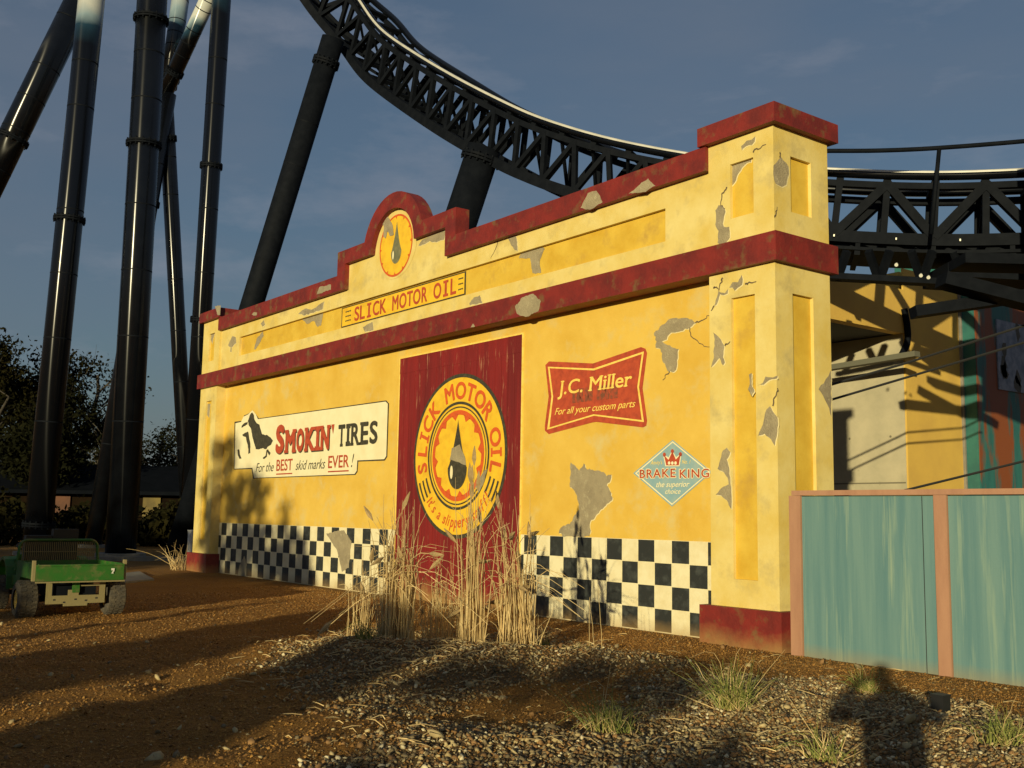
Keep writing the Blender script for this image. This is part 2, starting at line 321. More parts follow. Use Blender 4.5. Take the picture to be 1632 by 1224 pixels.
# loose stones: one object per kind of ground cover
def stones(name, P, smin, smax, mats, weights, label, sink=.25, simple=False):
    phi = (1+5**.5)/2
    base = np.array([(-1,phi,0),(1,phi,0),(-1,-phi,0),(1,-phi,0),(0,-1,phi),(0,1,phi),(0,-1,-phi),(0,1,-phi),(phi,0,-1),(phi,0,1),(-phi,0,-1),(-phi,0,1)], float)/1.9
    fc = np.array([(0,11,5),(0,5,1),(0,1,7),(0,7,10),(0,10,11),(1,5,9),(5,11,4),(11,10,2),(10,7,6),(7,1,8),(3,9,4),(3,4,2),(3,2,6),(3,6,8),(3,8,9),(4,9,5),(2,4,11),(6,2,10),(8,6,7),(9,8,1)])
    if simple:
        base = np.array([(1,0,0),(0,1,0),(-1,0,0),(0,-1,0),(0,0,1)], float); fc = np.array([(0,1,4),(1,2,4),(2,3,4),(3,0,4)])
    nv, nf = len(base), len(fc)
    n_ = len(P); s = smin+(smax-smin)*rng.random(n_)**2.2
    sc = s[:,None]*np.stack([rng.uniform(.75,1.3,n_), rng.uniform(.75,1.3,n_), rng.uniform(.45,.9,n_)], 1)
    vs = base[None]*(1+.22*rng.normal(size=(n_,nv,1)))*sc[:,None,:]
    an = rng.uniform(0,6.28,n_); c_, s_ = np.cos(an)[:,None], np.sin(an)[:,None]
    x, y = vs[:,:,0]*c_-vs[:,:,1]*s_, vs[:,:,0]*s_+vs[:,:,1]*c_
    tl = rng.normal(size=(n_,2))*.35; z = vs[:,:,2]+x*tl[:,:1]+y*tl[:,1:]
    H = height(P)
    co = np.stack([x+P[:,:1], y+P[:,1:], z+(H+sc[:,2]*(1-sink*2))[:,None]], 2).reshape(-1,3)
    F_ = (fc[None]+nv*np.arange(n_)[:,None,None]).reshape(-1,3)
    me = bpy.data.meshes.new(name); me.vertices.add(len(co)); me.vertices.foreach_set('co', co.ravel()); me.loops.add(F_.size); me.polygons.add(len(F_))
    me.loops.foreach_set('vertex_index', F_.ravel()); me.polygons.foreach_set('loop_start', np.arange(0, F_.size, 3))
    for mm in mats: me.materials.append(mm)
    me.polygons.foreach_set('material_index', np.repeat(rng.choice(len(mats), n_, p=weights), nf)); me.update(calc_edges=True)
    o = bpy.data.objects.new(name, me); COL.objects.link(o); tag(o, label, 'gravel', kind='stuff'); return o
M['st1'] = mat('pale_stone', (.44,.34,.165), .8, (.30,.22,.10), 12.); M['st2'] = mat('grey_stone', (.21,.155,.075), .8, (.125,.09,.045), 12.)
M['st3'] = mat('brown_stone', (.26,.14,.05), .85, (.17,.09,.03), 12.); M['st5'] = mat('ochre_grit', (.46,.235,.05), .85, (.34,.16,.032), 12.); M['st6'] = mat('soil_crumb', (.32,.15,.03), .9, (.20,.092,.019), 12.); M['st4'] = mat('white_stone', (.58,.49,.30), .7)
def scatter(poly, n_, wob=.2):
    lo = np.min([p for p in poly], 0); hi = np.max([p for p in poly], 0); lo = np.maximum(np.array(lo)-.3, [-6,-11]); hi = np.minimum(np.array(hi)+.3, [8,1])
    P = rng.uniform(lo, hi, (n_, 2)); Q = P+wob*np.stack([lump(P,6.),lump(P[:,::-1],6.)],1)+rng.normal(size=P.shape)*.16
    return P[inpoly(Q, poly)]
GA = np.concatenate([scatter(zone1, 26000), scatter(zone2, 46000)])
stones('gravel', GA, .007, .022, [M['st1'],M['st2'],M['st3'],M['st4']], [.26,.40,.29,.05], 'grey and cream gravel chippings spread over the low mounds')
GP2 = np.concatenate([rng.uniform([-12,-10.5],[6,-.6],(130000,2)), rng.uniform([-13,-1.7],[6,-.13],(38000,2)), rng.uniform([-9,-.13],[-1.3,.2],(3000,2))])
stones('soil_grit', GP2, .005, .014, [M['st5'],M['st6'],M['st1']], [.46,.51,.03], 'fine brown grit and pebbles scattered over the bare soil', simple=True)

# ------------------------------------------------------------------ garage facade
GF = root('garage_facade', (-9.5,0,0), 'yellow painted garage facade with red trim, wall adverts and checkered dado', 'facade')
W, D_, YL = 1.121, 1.139, .25
XL0, XL1 = -19.64, -18.48
R_ = M['render']
patches = {}                                   # key -> list of (polygon as 3-D points)
def zm(pts, x0, y0, s): return [(x0+x/s, y0+y/s) for x, y in pts]
def patchY(px, Y, seed, jit=.022): 
    P = [onY(x, y, Y) for x, y in px]; return [Vector((q.x, Y, q.y)) for q in rough_poly(rough_poly([(p.x, p.z) for p in P], jit*1.3, .09, seed), jit*.8, .035, seed+1)]
def patchX(px, X, seed, jit=.02):
    P = [onX(x, y, X) for x, y in px]; return [Vector((X, q.x, q.y)) for q in rough_poly([(p.y, p.z) for p in P], jit, .06, seed)]
def crack(mb, pts, wd, axis_, mi, seed):       # thin jagged ribbon through 3-D points on a plane
    R = random.Random(seed); P = []
    for i in range(len(pts)-1):
        for j in range(4):
            p = Vector(pts[i]).lerp(Vector(pts[i+1]), j/4)
            if j: p = p + Vector((0 if axis_=='X' else R.uniform(-.02,.02), 0 if axis_=='Y' else R.uniform(-.02,.02), R.uniform(-.02,.02)))
            P.append(p)
    P.append(Vector(pts[-1])); nrm = Vector((1,0,0)) if axis_=='X' else Vector((0,1,0))
    for i in range(len(P)-1):
        d = (P[i+1]-P[i]).normalized(); s = d.cross(nrm)*wd*.5*(1-.7*i/len(P))
        mb.add([P[i]-s, P[i+1]-s*.8, P[i+1]+s*.8, P[i]+s], [(0,1,2,3)], mi)
PE = .004
# --- lower wall with its bare render patches
mb = MB(); mb.rim = (1, 3); mb.box(XL1, -W, YL, 1.0, -.05, 4.892)
z6 = lambda p: zm(p, 820, 500, 3.4)
mb.poly3(patchY(z6([(755,105),(800,60),(830,35),(900,25),(960,30),(980,50),(950,75),(900,95),(840,110),(825,140),(800,150),(830,170),(860,185),(890,190),(885,240),(880,285),(865,315),(835,315),(815,270),(800,250),(800,215),(790,190),(765,185),(770,150)]), YL-PE, 1, .02), 1)
mb.poly3(patchY(z6([(305,805),(330,825),(350,850),(375,810),(390,840),(430,850),(460,850),(500,880),(525,870),(520,905),(500,930),(525,970),(530,1010),(500,1030),(470,1060),(440,1095),(410,1130),(410,1190),(240,1190),(250,1160),(300,1140),(350,1060),(345,1020),(325,960),(300,940)]), YL-PE, 2, .02), 1)
for k, (pl, wd) in enumerate([([(980,50),(1020,35),(1055,10)],.022),([(950,75),(955,120),(1000,160),(1060,180)],.02),([(840,312),(815,335),(805,362)],.02)]):
    crack(mb, [onY(x, y, YL-PE*1.3) for x, y in z6(pl)], wd, 'Y', 2, 40+k)
mb.build('wall', [M['yellow'], R_, M['crack'], M['patch_highlight']], GF)
# --- upper wall: strips round a recessed panel, stepped and arched top
YU = .05; AC = (-9.55, 6.88)
def arch(r, a0, a1, n_=18): return [(AC[0]+r*math.cos(math.radians(a0+(a1-a0)*i/n_)), AC[1]+r*math.sin(math.radians(a0+(a1-a0)*i/n_))) for i in range(n_+1)]
def hit(r, z): return math.degrees(math.asin((z-AC[1])/r))
ZL, ZH, CW = 6.715, 7.235, .345
ro, ri = 1.17, .84
inn = [(-W, ZL-CW), (-7.26-CW, ZL-CW), (-7.26-CW, ZH-.31)] + arch(ri, hit(ri, ZH-.31), 180-hit(ri, ZH-.31)) + [(-11.83+CW, ZH-.31), (-11.83+CW, ZL-CW), (XL1, ZL-CW)]
outl = [(-W, ZL), (-7.26, ZL), (-7.26, ZH)] + arch(ro, hit(ro, ZH), 180-hit(ro, ZH)) + [(-11.83, ZH), (-11.83, ZL), (XL1, ZL)]
mb = MB(); mb.rim = (1, 3); PX0, PX1, PZ0, PZ1 = -17.26, -2.0, 5.56, 6.05
mb.prismY([(XL1, PZ1), (-W, PZ1)] + inn, YU, .22)
mb.box(XL1, -W, YU, .22, 5.275, PZ0); mb.box(XL1, PX0, YU, .22, PZ0, PZ1); mb.box(PX1, -W, YU, .22, PZ0, PZ1); mb.box(XL1, -W, .22, .5, 4.9, 6.3)
zp = lambda p: zm(p, 500, 290, 5.1); z2 = lambda p: zm(p, 480, 0, 2.55)
mb.poly3(patchY(zp([(850,520),(880,470),(950,440),(1040,398),(1065,388),(1060,470),(1000,490),(940,480),(890,510)]), YU-PE, 5, .012), 1)
mb.poly3(patchY(zp([(1265,985),(1300,940),(1350,920),(1370,985),(1270,1005)]), YU-PE, 7, .012), 1)
mb.poly3(patchY(z2([(840,965),(870,950),(878,985),(880,1020),(870,1018),(850,990)]), YU-PE, 9, .012), 1)
z4 = lambda p: zm(p, 280, 470, 7.2); z44 = lambda p: zm(p, 290, 440, 4.08)
mb.poly3(patchY(z4([(600,580),(650,470),(690,490),(695,550),(640,600),(640,655),(625,650),(630,600)]), YU-PE, 10, .012), 1)
mb.poly3(patchY(z4([(975,330),(1010,290),(1025,340),(1000,365)]), YU-PE, 11, .01), 1)
mb.poly3(patchY(z44([(755,245),(800,210),(850,215),(925,165),(915,215),(860,235),(800,255)]), YU-PE, 12, .012), 1)
mb.poly3(patchY(z44([(1175,330),(1240,300),(1245,350),(1190,365)]), YU-PE, 13, .012), 1)
for k, pl in enumerate([[(810,960),(790,1010),(770,1050)]]): crack(mb, [onY(x, y, YU-PE*1.3) for x, y in z2(pl)], .02, 'Y', 2, 60+k)
mb.build('parapet_wall', [M['cream'], R_, M['crack'], M['patch_highlight']], GF)
mb = MB(); mb.box(PX0-.02, PX1+.02, .115, .2195, PZ0-.02, PZ1+.02)
mb.poly3(patchY(z2([(885,1050),(895,1022),(930,1008),(990,1010),(970,1060),(975,1108),(940,1110),(930,1050)]), .115-PE, 14, .012), 1)
mb.poly3(patchY(z4([(900,620),(930,500),(1000,420),(1010,470),(950,570),(910,630)]), .115-PE, 15, .012), 1)
mb.poly3(patchY(z44([(780,275),(830,262),(920,240),(905,320),(880,330),(860,290),(810,310)]), .115-PE, 16, .012), 1)
mb.build('recessed_panel', [M['gold'], R_], GF)
mb = MB(); mb.prismY(outl+inn[::-1], -.06, .24)
YC = -.06-PE
mb.poly3(patchY(z2([(1135,845),(1165,785),(1200,775),(1225,822),(1180,850)]), YC, 17, .012), 1)
mb.poly3(patchY(z2([(1330,788),(1370,755),(1410,725),(1440,755),(1400,780)]), YC, 18, .012), 1)
mb.poly3(patchY(zp([(25,915),(45,855),(140,835),(140,875),(60,905)]), YC, 19, .012), 1)
mb.poly3(patchY(z4([(870,225),(895,200),(935,205),(930,232),(895,238)]), YC, 20, .01), 1)
mb.build('coping', [M['red'], R_], GF)
# --- cornice band
mb = MB(); ob, zb0, zb1 = .084, 4.891, 5.274
mb.box(XL1+ob, -W-ob, -ob, .24, zb0, zb1); mb.box(-W-ob, ob, -ob, D_+ob, zb0, zb1); mb.box(XL0-ob, XL1+ob, -ob, D_+ob, zb0, zb1)
mb.poly3(patchY([(821,488),(832,474),(850,468),(862,480),(858,496),(838,505),(824,500)], -ob-PE, 21, .012), 1)
mb.poly3(patchY(zp([(1275,1185),(1295,1150),(1310,1175)]), -ob-PE, 22, .006), 1)
mb.build('cornice', [M['red'], R_], GF)
# --- piers
def pier(x0, x1, right):
    S = .05; mb = MB(); mb.rim = (2, 4)
    rx0, rx1 = (x0+.386, x0+.786) if right else (x0+.43, x0+.81)
    for z0, z1, a0, a1 in ((.476,4.891,.83,4.52),(5.274,6.718,5.61,6.365)):
        mb.box(x0+S, x1-S, S, D_-S, z0, z1, 1)
        mb.box(x0, rx0, 0, S, z0, z1); mb.box(rx1, x1, 0, S, z0, z1); mb.box(rx0, rx1, 0, S, a1, z1); mb.box(rx0, rx1, 0, S, z0, a0)
        for X0, X1 in ((x1-S, x1), (x0, x0+S)):
            mb.box(X0, X1, S, .345, z0, z1); mb.box(X0, X1, .775, D_, z0, z1); mb.box(X0, X1, .345, .775, a1, z1); mb.box(X0, X1, .345, .775, z0, a0)
        mb.box(x0+S, x1-S, D_-S, D_, z0, z1)
    if right:
        zr1 = lambda p: zm(p, 1080, 140, 5.829); zr2 = lambda p: zm(p, 1080, 340, 5.829); z7 = lambda p: zm(p, 1200, 380, 2.914)
        for k, p in enumerate([zr1([(590,540),(640,490),(690,480),(720,450),(715,500),(690,530),(640,540),(595,580)]),
            zr1([(350,1140),(380,1090),(420,1090),(445,1150),(430,1200),(420,1260),(430,1290),(480,1290),(485,1390),(410,1480),(370,1440),(380,1330),(350,1270)]),
            zr2([(480,690),(510,640),(560,640),(595,570),(605,610),(600,660),(560,690),(530,720),(510,690)]),
            zr2([(380,720),(400,735),(440,740),(468,700),(465,745),(430,760),(395,750),(385,780),(360,850),(340,860),(365,780)]),
            z6([(1075,100),(1110,130),(1135,170),(1130,235),(1140,265),(1130,280),(1110,240),(1090,265),(1065,290),(1080,240),(1080,190),(1085,140)]),
            z6([(1150,725),(1170,750),(1150,790),(1165,850),(1175,960),(1175,1060),(1150,1010),(1120,985),(1090,980),(1120,945),(1160,925),(1155,890),(1135,860),(1100,840),(1115,790),(1130,740)]),
            z6([(1320,660),(1350,580),(1365,520),(1385,500),(1400,530),(1425,560),(1425,640),(1410,715),(1390,680),(1355,650)]),
            z6([(1270,330),(1285,320),(1285,380),(1300,420),(1285,445),(1265,410),(1275,380)]),
            z6([(1315,388),(1345,375),(1360,340),(1400,345),(1425,335),(1425,350),(1380,360),(1350,385)])]):
            mb.poly3(patchY(p, -PE, 30+k, .01), 2)
        mb.poly3(patchY(zr1([(482,725),(690,648),(680,690),(640,700),(600,740),(560,800),(530,880),(500,915),(485,830)]), S-PE, 50, .01), 2)
        mb.poly3(patchX(zr1([(890,720),(960,640),(1030,730),(1035,800),(1010,900),(970,920),(910,890),(888,800)]), PE, 51, .012), 2)
        mb.poly3(patchX(z7([(305,700),(350,640),(362,610),(365,830),(345,770)]), PE, 52, .012), 2)
        for k, (p, Y) in enumerate([(zr1([(455,920),(410,980),(400,1080),(440,1120)]),0),(zr1([(700,600),(740,570),(820,525)]),0),(zr2([(420,600),(390,660),(380,720)]),0),(zr2([(340,860),(310,905)]),0),(zr2([(625,655),(680,645),(730,632)]),0),(z6([(1400,500),(1420,430),(1428,405)]),0),(z6([(1140,175),(1168,150)]),0),(zr2([(330,690),(360,685),(380,710)]),0)]):
            crack(mb, [onY(x, y, Y-PE*1.3) for x, y in p], .026, 'Y', 3, 70+k)
        for k, p in enumerate([zr1([(955,645),(950,610),(955,600)]), zr1([(905,1200),(910,1150),(925,1105)])]):
            crack(mb, [onX(x, y, PE*1.3) for x, y in p], .026, 'X', 3, 90+k)
    else:
        mb.poly3(patchY(z4([(385,420),(450,425),(430,500),(420,560),(405,520),(395,470)]), S-PE, 53, .01), 2)
        mb.poly3(patchY(z44([(155,830),(185,830),(175,920),(160,900)]), S-PE, 54, .008), 2)
    p = mb.build('pier', [M['cream'], M['gold'], R_, M['crack'], M['patch_highlight']], GF)
    o = .108
    mb = MB().box(x0-o, x1+o, -o, D_+o, 6.718, 6.98)
    mb.poly3([(x0-.06,-.06,6.9805),(x1+.06,-.06,6.9805),(x1+.06,D_+.06,6.9805),(x0-.06,D_+.06,6.9805)])
    if not right: mb.poly3(patchY(z4([(450,130),(515,118),(510,230),(480,232),(465,180)]), -o-PE, 55, .008), 1)
    mb.build('pier_cap', [M['red'], R_], p)
    MB().box(x0-.11, x1+.11, -.11, D_+.11, -.06, .476).build('plinth', M['red'], p)
pier(-W, 0, True); pier(XL0, XL1, False)
# --- checkered dado
cw = .3315; xr = -W+.001; YD = YL-.005
xs_b = [onY(x, 900, YD).x for x in (1016.8,1043.8,1070.3,1099.7,1128)]
x_anchor = xs_b[-1]; cw = (xs_b[-1]-xs_b[0])/4
DX0, DX1 = onY(636,700,YL).x, onY(831,700,YL).x
mb = MB(); R = random.Random(3); k = -1
for i in range(-1, 60):
    a1 = x_anchor-cw*i; a0 = a1-cw
    a0c, a1c = max(a0, XL1+.001), min(a1, xr)
    if a1c-a0c < .004: continue
    for r_ in range(4):
        z0, z1 = 1.285-.3215*(r_+1), 1.285-.3215*r_
        blk = (i+r_) % 2 == 1
        for s0, s1 in ((a0c, a1c),):
            if s1 > DX0 and s0 < DX1:
                if s0 < DX0: s1 = DX0
                elif s1 > DX1: s0 = DX1
                else: continue
            if s1-s0 < .004: continue
            gq = .006
            mb.box(s0+(gq if blk else 0), s1-(gq if blk else 0), YD-(.001 if blk else 0), YL+.02, max(z0,-.04)+(gq if blk else 0), z1-(gq if blk else 0), 1 if blk else 0)
mb.box(XL1+.001, DX0, YL-.003, YL+.021, -.05, 1.2855, 0); mb.box(DX1, xr, YL-.003, YL+.021, -.05, 1.2855, 0)
zc = lambda p: zm(p, 280, 800, 8.16)
mb.poly3(patchY(zc([(800,960),(830,830),(890,700),(930,800),(890,985)]), YD-PE, 80, .01), 2)
mb.poly3(patchY(z6([(250,1185),(410,1185),(405,1205),(260,1208)]), YD-PE, 81, .01), 2)
mb.poly3(patchY([(520,850),(548,845),(560,862),(556,905),(545,912),(538,880)], YD-PE, 82, .014), 2)
mb.build('checkered_dado', [M['white'], M['black'], R_], GF)
# --- plank door
YDR = YL-.02; DZ = onY(639,572,YDR).z
mb = MB(); R = random.Random(5); npk = 21; pw = (DX1-DX0)/npk
for i in range(npk):
    x0 = DX0+pw*i; mb.box(x0+.005, x0+pw-.005, YDR+R.uniform(-.002,.002), YL-.001, -.05, DZ-.30, 0)
mb.box(DX0+.004, DX1-.004, YDR+.010, YL-.0005, -.05, DZ-.3, 1)
mb.box(DX0, DX1, YDR-.004, YL-.001, DZ-.305, DZ, 0)
mb.box(DX0-.035, DX0-.001, YDR, YL-.001, -.05, DZ+.03, 2); mb.box(DX1+.001, DX1+.03, YDR, YL-.001, -.05, DZ+.03, 2); mb.box(DX0-.001, DX1+.001, YDR, YL-.001, DZ+.001, DZ+.03, 2)
mb.build('door', [M['doorred'], M['seam'], M['letteryellow']], GF)
# --- painted signs (each a flat layer on the wall, letters a layer on it)
L1 = .004
def ell(cx, cz, rx, rz, n_=64, a0=0, a1=360): return [(cx+rx*math.cos(math.radians(a0+(a1-a0)*i/n_)), cz+rz*math.sin(math.radians(a0+(a1-a0)*i/n_))) for i in range(n_ if a1-a0 >= 360 else n_+1)]
def flat(mb, pts, Y, mi=0): mb.poly3([(p[0], Y, p[1]) for p in pts], mi)
def ringf(mb, cx, cz, r0_, r1_, Y, mi=0, n_=72, a0=0., a1=360., zs=1.):
    for i in range(n_):
        b0, b1 = math.radians(a0+(a1-a0)*i/n_), math.radians(a0+(a1-a0)*(i+1)/n_)
        mb.add([(cx+r*math.cos(q), Y, cz+zs*r*math.sin(q)) for r, q in ((r0_,b0),(r1_,b0),(r1_,b1),(r0_,b1))], [(0,1,2,3)], mi)
def serif_I(mb, cx, cz, wd, ht, Y, ang, mi):   # bars of the serifed capital I
    c_, s_ = math.cos(ang), math.sin(ang)
    def q(x, y): return (cx+x*c_-y*s_, Y, cz+x*s_+y*c_)
    b_ = ht*.16
    for x0, x1, y0, y1 in ((-wd,wd,-ht/2,-ht/2+b_),(-wd,wd,ht/2-b_,ht/2),(-wd*.42,wd*.42,-ht/2+b_,ht/2-b_)):
        mb.add([q(x0,y0),q(x1,y0),q(x1,y1),q(x0,y1)], [(0,1,2,3)], mi)
def circ_text(mb, txt, cx, cz, r, h, a0, a1, Y, mi=0, bold=.02, inside=False, serif=True, shear=0., wf=.72):
    n_ = len(txt); wts = [{'I':.62,' ':.6,"'":.4,'l':.5,'i':.5,'t':.65,'!':.5,'M':1.25,'m':1.3}.get(c, 1) for c in txt]
    tot = sum(wts[1:-1])+(wts[0]+wts[-1])/2; acc = 0; rv, _ = glyphs('H', bold, 0., 1.); s = h/(rv[:,1].max()-rv[:,1].min())
    for i, ch in enumerate(txt):
        if i: acc += (wts[i-1]+wts[i])/2
        an = a0+(a1-a0)*acc/tot; q = math.radians(an)
        tang = q-math.pi/2 if not inside else q+math.pi/2
        px, pz = cx+r*math.cos(q), cz+r*math.sin(q)
        if ch == ' ': continue
        if ch == 'I' and serif: serif_I(mb, px, pz, h*.24, h, Y, tang, mi); continue
        vs, fs = glyphs(ch, bold, shear, 1.); mxx = (vs[:,0].min()+vs[:,0].max())/2; mid = (rv[:,1].min()+rv[:,1].max())/2
        c_, s_ = math.cos(tang), math.sin(tang); o = []
        for v in vs:
            x, y = (v[0]-mxx)*s*wf/.72, (v[1]-mid)*s; o.append((px+x*c_-y*s_, Y-v[2], pz+x*s_+y*c_))
        mb.add(o, fs, mi)
def teardrop(cx, cz, rw, zt_, n_=40):
    out = []
    for i in range(n_):
        q = -math.pi/2+2*math.pi*i/n_; y = math.sin(q); x = math.cos(q)
        if y > 0: k = y; x *= (1-k)**.75*(1-.12*math.sin(k*3.1)); yy = k**1.25*zt_
        else: yy = y*rw*1.25
        out.append((cx+x*rw, cz+yy))
    return out
# round oil sign on the door
cc = onY(730,726,YDR); rr = (onY(804,722,YDR).x-onY(656,735,YDR).x)/2*.955; cx, cz = cc.x, cc.z
Y0 = YDR-.006
mb = MB(); flat(mb, ell(cx, cz, rr+.07, rr+.07, 80), Y0, 0); flat(mb, ell(cx, cz, rr, rr, 80), Y0-L1, 1)
sg = mb.build('round_painted_sign', [M['signblack'], M['signyellow']], GF)
Ye = Y0-2*L1
mb = MB(); circ_text(mb, 'SLICK MOTOR OIL', cx, cz, rr*.83, rr*.225, 190, -12, Ye, 0, .03)
circ_text(mb, "It's a slippery stuff!", cx, cz, rr*.84, rr*.145, 222, 322, Ye, 0, .012, True, False, .3, .55)
mb.build('lettering', M['signorange'], sg)
mb = MB(); ringf(mb, cx, cz, rr*.655, rr*.69, Ye, 0); ringf(mb, cx, cz, rr*.61, rr*.628, Ye, 0)
for sgn in (0, 1):
    for k in range(3): ringf(mb, cx, cz, rr*(.755+.085*k), rr*(.79+.085*k), Ye, 0, 5, 201 if sgn else 322, 218 if sgn else 339)
ringf(mb, cx, cz, rr*.52, rr*.58, Ye, 1)
for k in range(12):
    q = 30*k+8; p = [(cx+r*rr*math.cos(math.radians(b_)), cz+r*rr*math.sin(math.radians(b_))) for r, b_ in ((.525,q-8),(.45,q),(.525,q+8))]; flat(mb, p, Ye, 1)
td = teardrop(cx, cz-rr*.16, rr*.215, rr*.62); flat(mb, td, Ye, 0)
flat(mb, ell(cx-rr*.125, cz-rr*.21, rr*.032, rr*.085, 16), Ye-L1, 2)
flat(mb, rough_poly([Vector(p) for p in ((cx-rr*.13,cz+rr*.10),(cx+rr*.05,cz+rr*.14),(cx+rr*.17,cz-.02*rr),(cx+rr*.2,cz-rr*.13),(cx,cz-rr*.08),(cx-rr*.17,cz-rr*.05))], .01, .06, 4), Ye-L1, 3)
flat(mb, rough_poly([Vector(p) for p in ((cx+rr*.42,cz-rr*.4),(cx+rr*.58,cz-rr*.22),(cx+rr*.66,cz-rr*.18),(cx+rr*.6,cz-rr*.34),(cx+rr*.48,cz-rr*.48))], .01, .06, 5), Ye-L1*1.5, 3)
mb.build('emblem', [M['signblack'], M['signorange'], M['signwhite'], R_], sg)
# oval badge on the arch
bc = onY(629,384,YU); Yb = YU-.006
mb = MB(); flat(mb, ell(-9.55, 6.985, .80, .70, 56), Yb, 0); sg = mb.build('oval_painted_badge', [M['cream']], GF)
mb = MB(); ringf(mb, -9.55, 6.97, .60, .64, Yb-L1, 1, 60); flat(mb, ell(-9.55,6.97,.60,.60,56), Yb-L1, 0)
for k in range(12):
    q = 30*k; flat(mb, [(-9.55+r*math.cos(math.radians(b_)), 6.97+r*math.sin(math.radians(b_))) for r, b_ in ((.60,q-3),(.55,q),(.60,q+3))], Yb-2*L1, 1)
flat(mb, teardrop(-9.52, 6.84, .20, .62), Yb-2*L1, 2); flat(mb, ell(-9.63,6.78,.03,.09,14), Yb-3*L1, 3)
mb.poly3(patchY(zp([(540,310),(590,265),(615,300),(640,350),(650,430),(620,440),(600,400),(585,460),(565,440),(570,360)]), Yb-3*L1, 61, .01), 4)
mb.build('emblem', [M['signyellow'], M['signorange'], mat('faded_oil_drop',(.13,.13,.07),.7,(.20,.18,.09),9.), M['signwhite'], R_], sg)
# long strip sign in the recessed panel
Ys = .115-.006
mb = MB(); flat(mb, [(-11.87,5.59),(-7.13,5.59),(-7.13,6.03),(-11.87,6.03)], Ys, 0); flat(mb, [(-11.83,5.615),(-7.17,5.615),(-7.17,6.005),(-11.83,6.005)], Ys-L1, 1)
sg = mb.build('strip_painted_sign', [M['signblack'], M['signyellow']], GF)
mb = MB(); Yt = Ys-2*L1
text_on(mb, 'SL', -11.28, -10.83, 5.655, 5.965, Yt, .02); serif_I(mb, -10.66, 5.81, .085, .31, Yt, 0, 0); text_on(mb, 'CK', -10.5, -9.96, 5.655, 5.965, Yt, .02)
text_on(mb, 'MOTOR', -9.72, -8.42, 5.655, 5.965, Yt, .02, 0, 1.05); text_on(mb, 'O', -8.2, -7.93, 5.655, 5.965, Yt, .02); serif_I(mb, -7.78, 5.81, .085, .31, Yt, 0, 0); text_on(mb, 'L', -7.62, -7.43, 5.655, 5.965, Yt, .02)
mb.build('lettering', M['signred'], sg)
mb = MB()
for x0, x1 in ((-11.68,-11.43),(-7.36,-7.2)):
    for k in range(3):
        for j in range(5): mb.box(x0+(x1-x0)*j/5, x0+(x1-x0)*(j+.78)/5, Yt, Yt+.002, 5.70+.10*k+.006*(j%2), 5.728+.10*k)
mb.build('small_print', M['signblack'], sg)
# white tyre advert
Y0 = YL-.006
z5 = lambda p: zm(p, 340, 620, 5.1)
def pl(p, Y): return [(q.x, q.z) for q in (onY(x, y, Y) for x, y in p)]
s_out = pl(z5([(180,278),(225,268),(245,225),(285,205),(318,172),(345,205),(362,245),(1400,102),(1418,120),(1405,545),(1388,570),(1170,580),(1165,665),(1148,690),(330,722),(318,640),(172,648)]), Y0)
mb = MB(); flat(mb, s_out, Y0, 1)
ccx = sum(p[0] for p in s_out)/len(s_out); ccz = 3.25
flat(mb, pl(z5([(172,266),(236,258),(250,215),(285,200),(318,178),(345,205),(370,238),(1405,92),(1428,118),(1414,550),(1394,582),(1178,590),(1172,672),(1155,698),(322,728),(310,650),(166,655)]), Y0+.002), Y0+.002, 0)
sg = mb.build('tyre_advert', [M['signblack'], M['signwhite']], GF)
Yt = Y0-L1
def slab(mb, x, z, wd, ht, Y, mi): mb.box(x-wd/2, x+wd/2, Y, Y+.001, z, z+ht, mi)
def fitpx(a_, b_, Y): p, q = onY(*a_, Y), onY(*b_, Y); return p.x, p.z, q.x, q.z
mb = MB(); mk = MB()
SM = pl(z5([(500,545),(985,300)]), Yt); x0s = SM[0][0]; 
ax = [onY(*p, Yt).x for p in z5([(500,500),(578,500),(668,500),(738,500),(822,500),(865,500),(945,480)])]
zt_l = onY(*z5([(540,290)])[0], Yt).z; zb_ = onY(*z5([(720,510)])[0], Yt).z; zt_ = onY(*z5([(720,318)])[0], Yt).z
def slabletter(mb, ch, x0, x1, z0, z1, Y, mi, bold=.05, bars=()):
    text_on(mb, ch, x0, x1, z0, z1, Y, bold, 0, 1., mi); h = z1-z0; w_ = x1-x0
    for fx, top in bars: mb.box(x0+(fx-.20)*w_, x0+(fx+.20)*w_, Y-.001, Y+.001, (z1-h*.13) if top else z0, z1 if top else z0+h*.13, mi)
LB = {'M':[(.1,1),(.9,1),(.1,0),(.9,0)],'K':[(.12,1),(.88,1),(.12,0),(.88,0)],'I':[],'N':[(.1,1),(.9,1),(.1,0)],'O':[],'S':[],'T':[(.5,0)],'R':[(.12,0),(.9,0),(.1,1)],'E':[(.1,1),(.1,0)]}
def word(chars, edges, z0, z1, mi, big=None):
    for k, ch in enumerate(chars):
        a0, a1 = edges[k], edges[k+1]; g_ = (a1-a0)*.06; zt2 = big if (big and k == 0) else z1
        for dx, dz, Y, mm in (((.028,-.028,Yt,1),(0,0,Yt-L1,0)) if mi == 0 else ((0,0,Yt,1),)):
            if ch == 'I':
                wd = a1-a0-2*g_; c_ = (a0+a1)/2+dx
                mb.box(c_-wd*.28, c_+wd*.28, Y-.001, Y+.001, z0+dz, zt2+dz, mm); mb.box(c_-wd*.5, c_+wd*.5, Y-.0015, Y+.0005, z0+dz, z0+dz+.10, mm); mb.box(c_-wd*.5, c_+wd*.5, Y-.0015, Y+.0005, zt2+dz-.10, zt2+dz, mm)
            else: slabletter(mb, ch, a0+g_+dx, a1-g_+dx, z0+dz, zt2+dz, Y, mm, .055 if mi == 0 else .03, LB[ch])
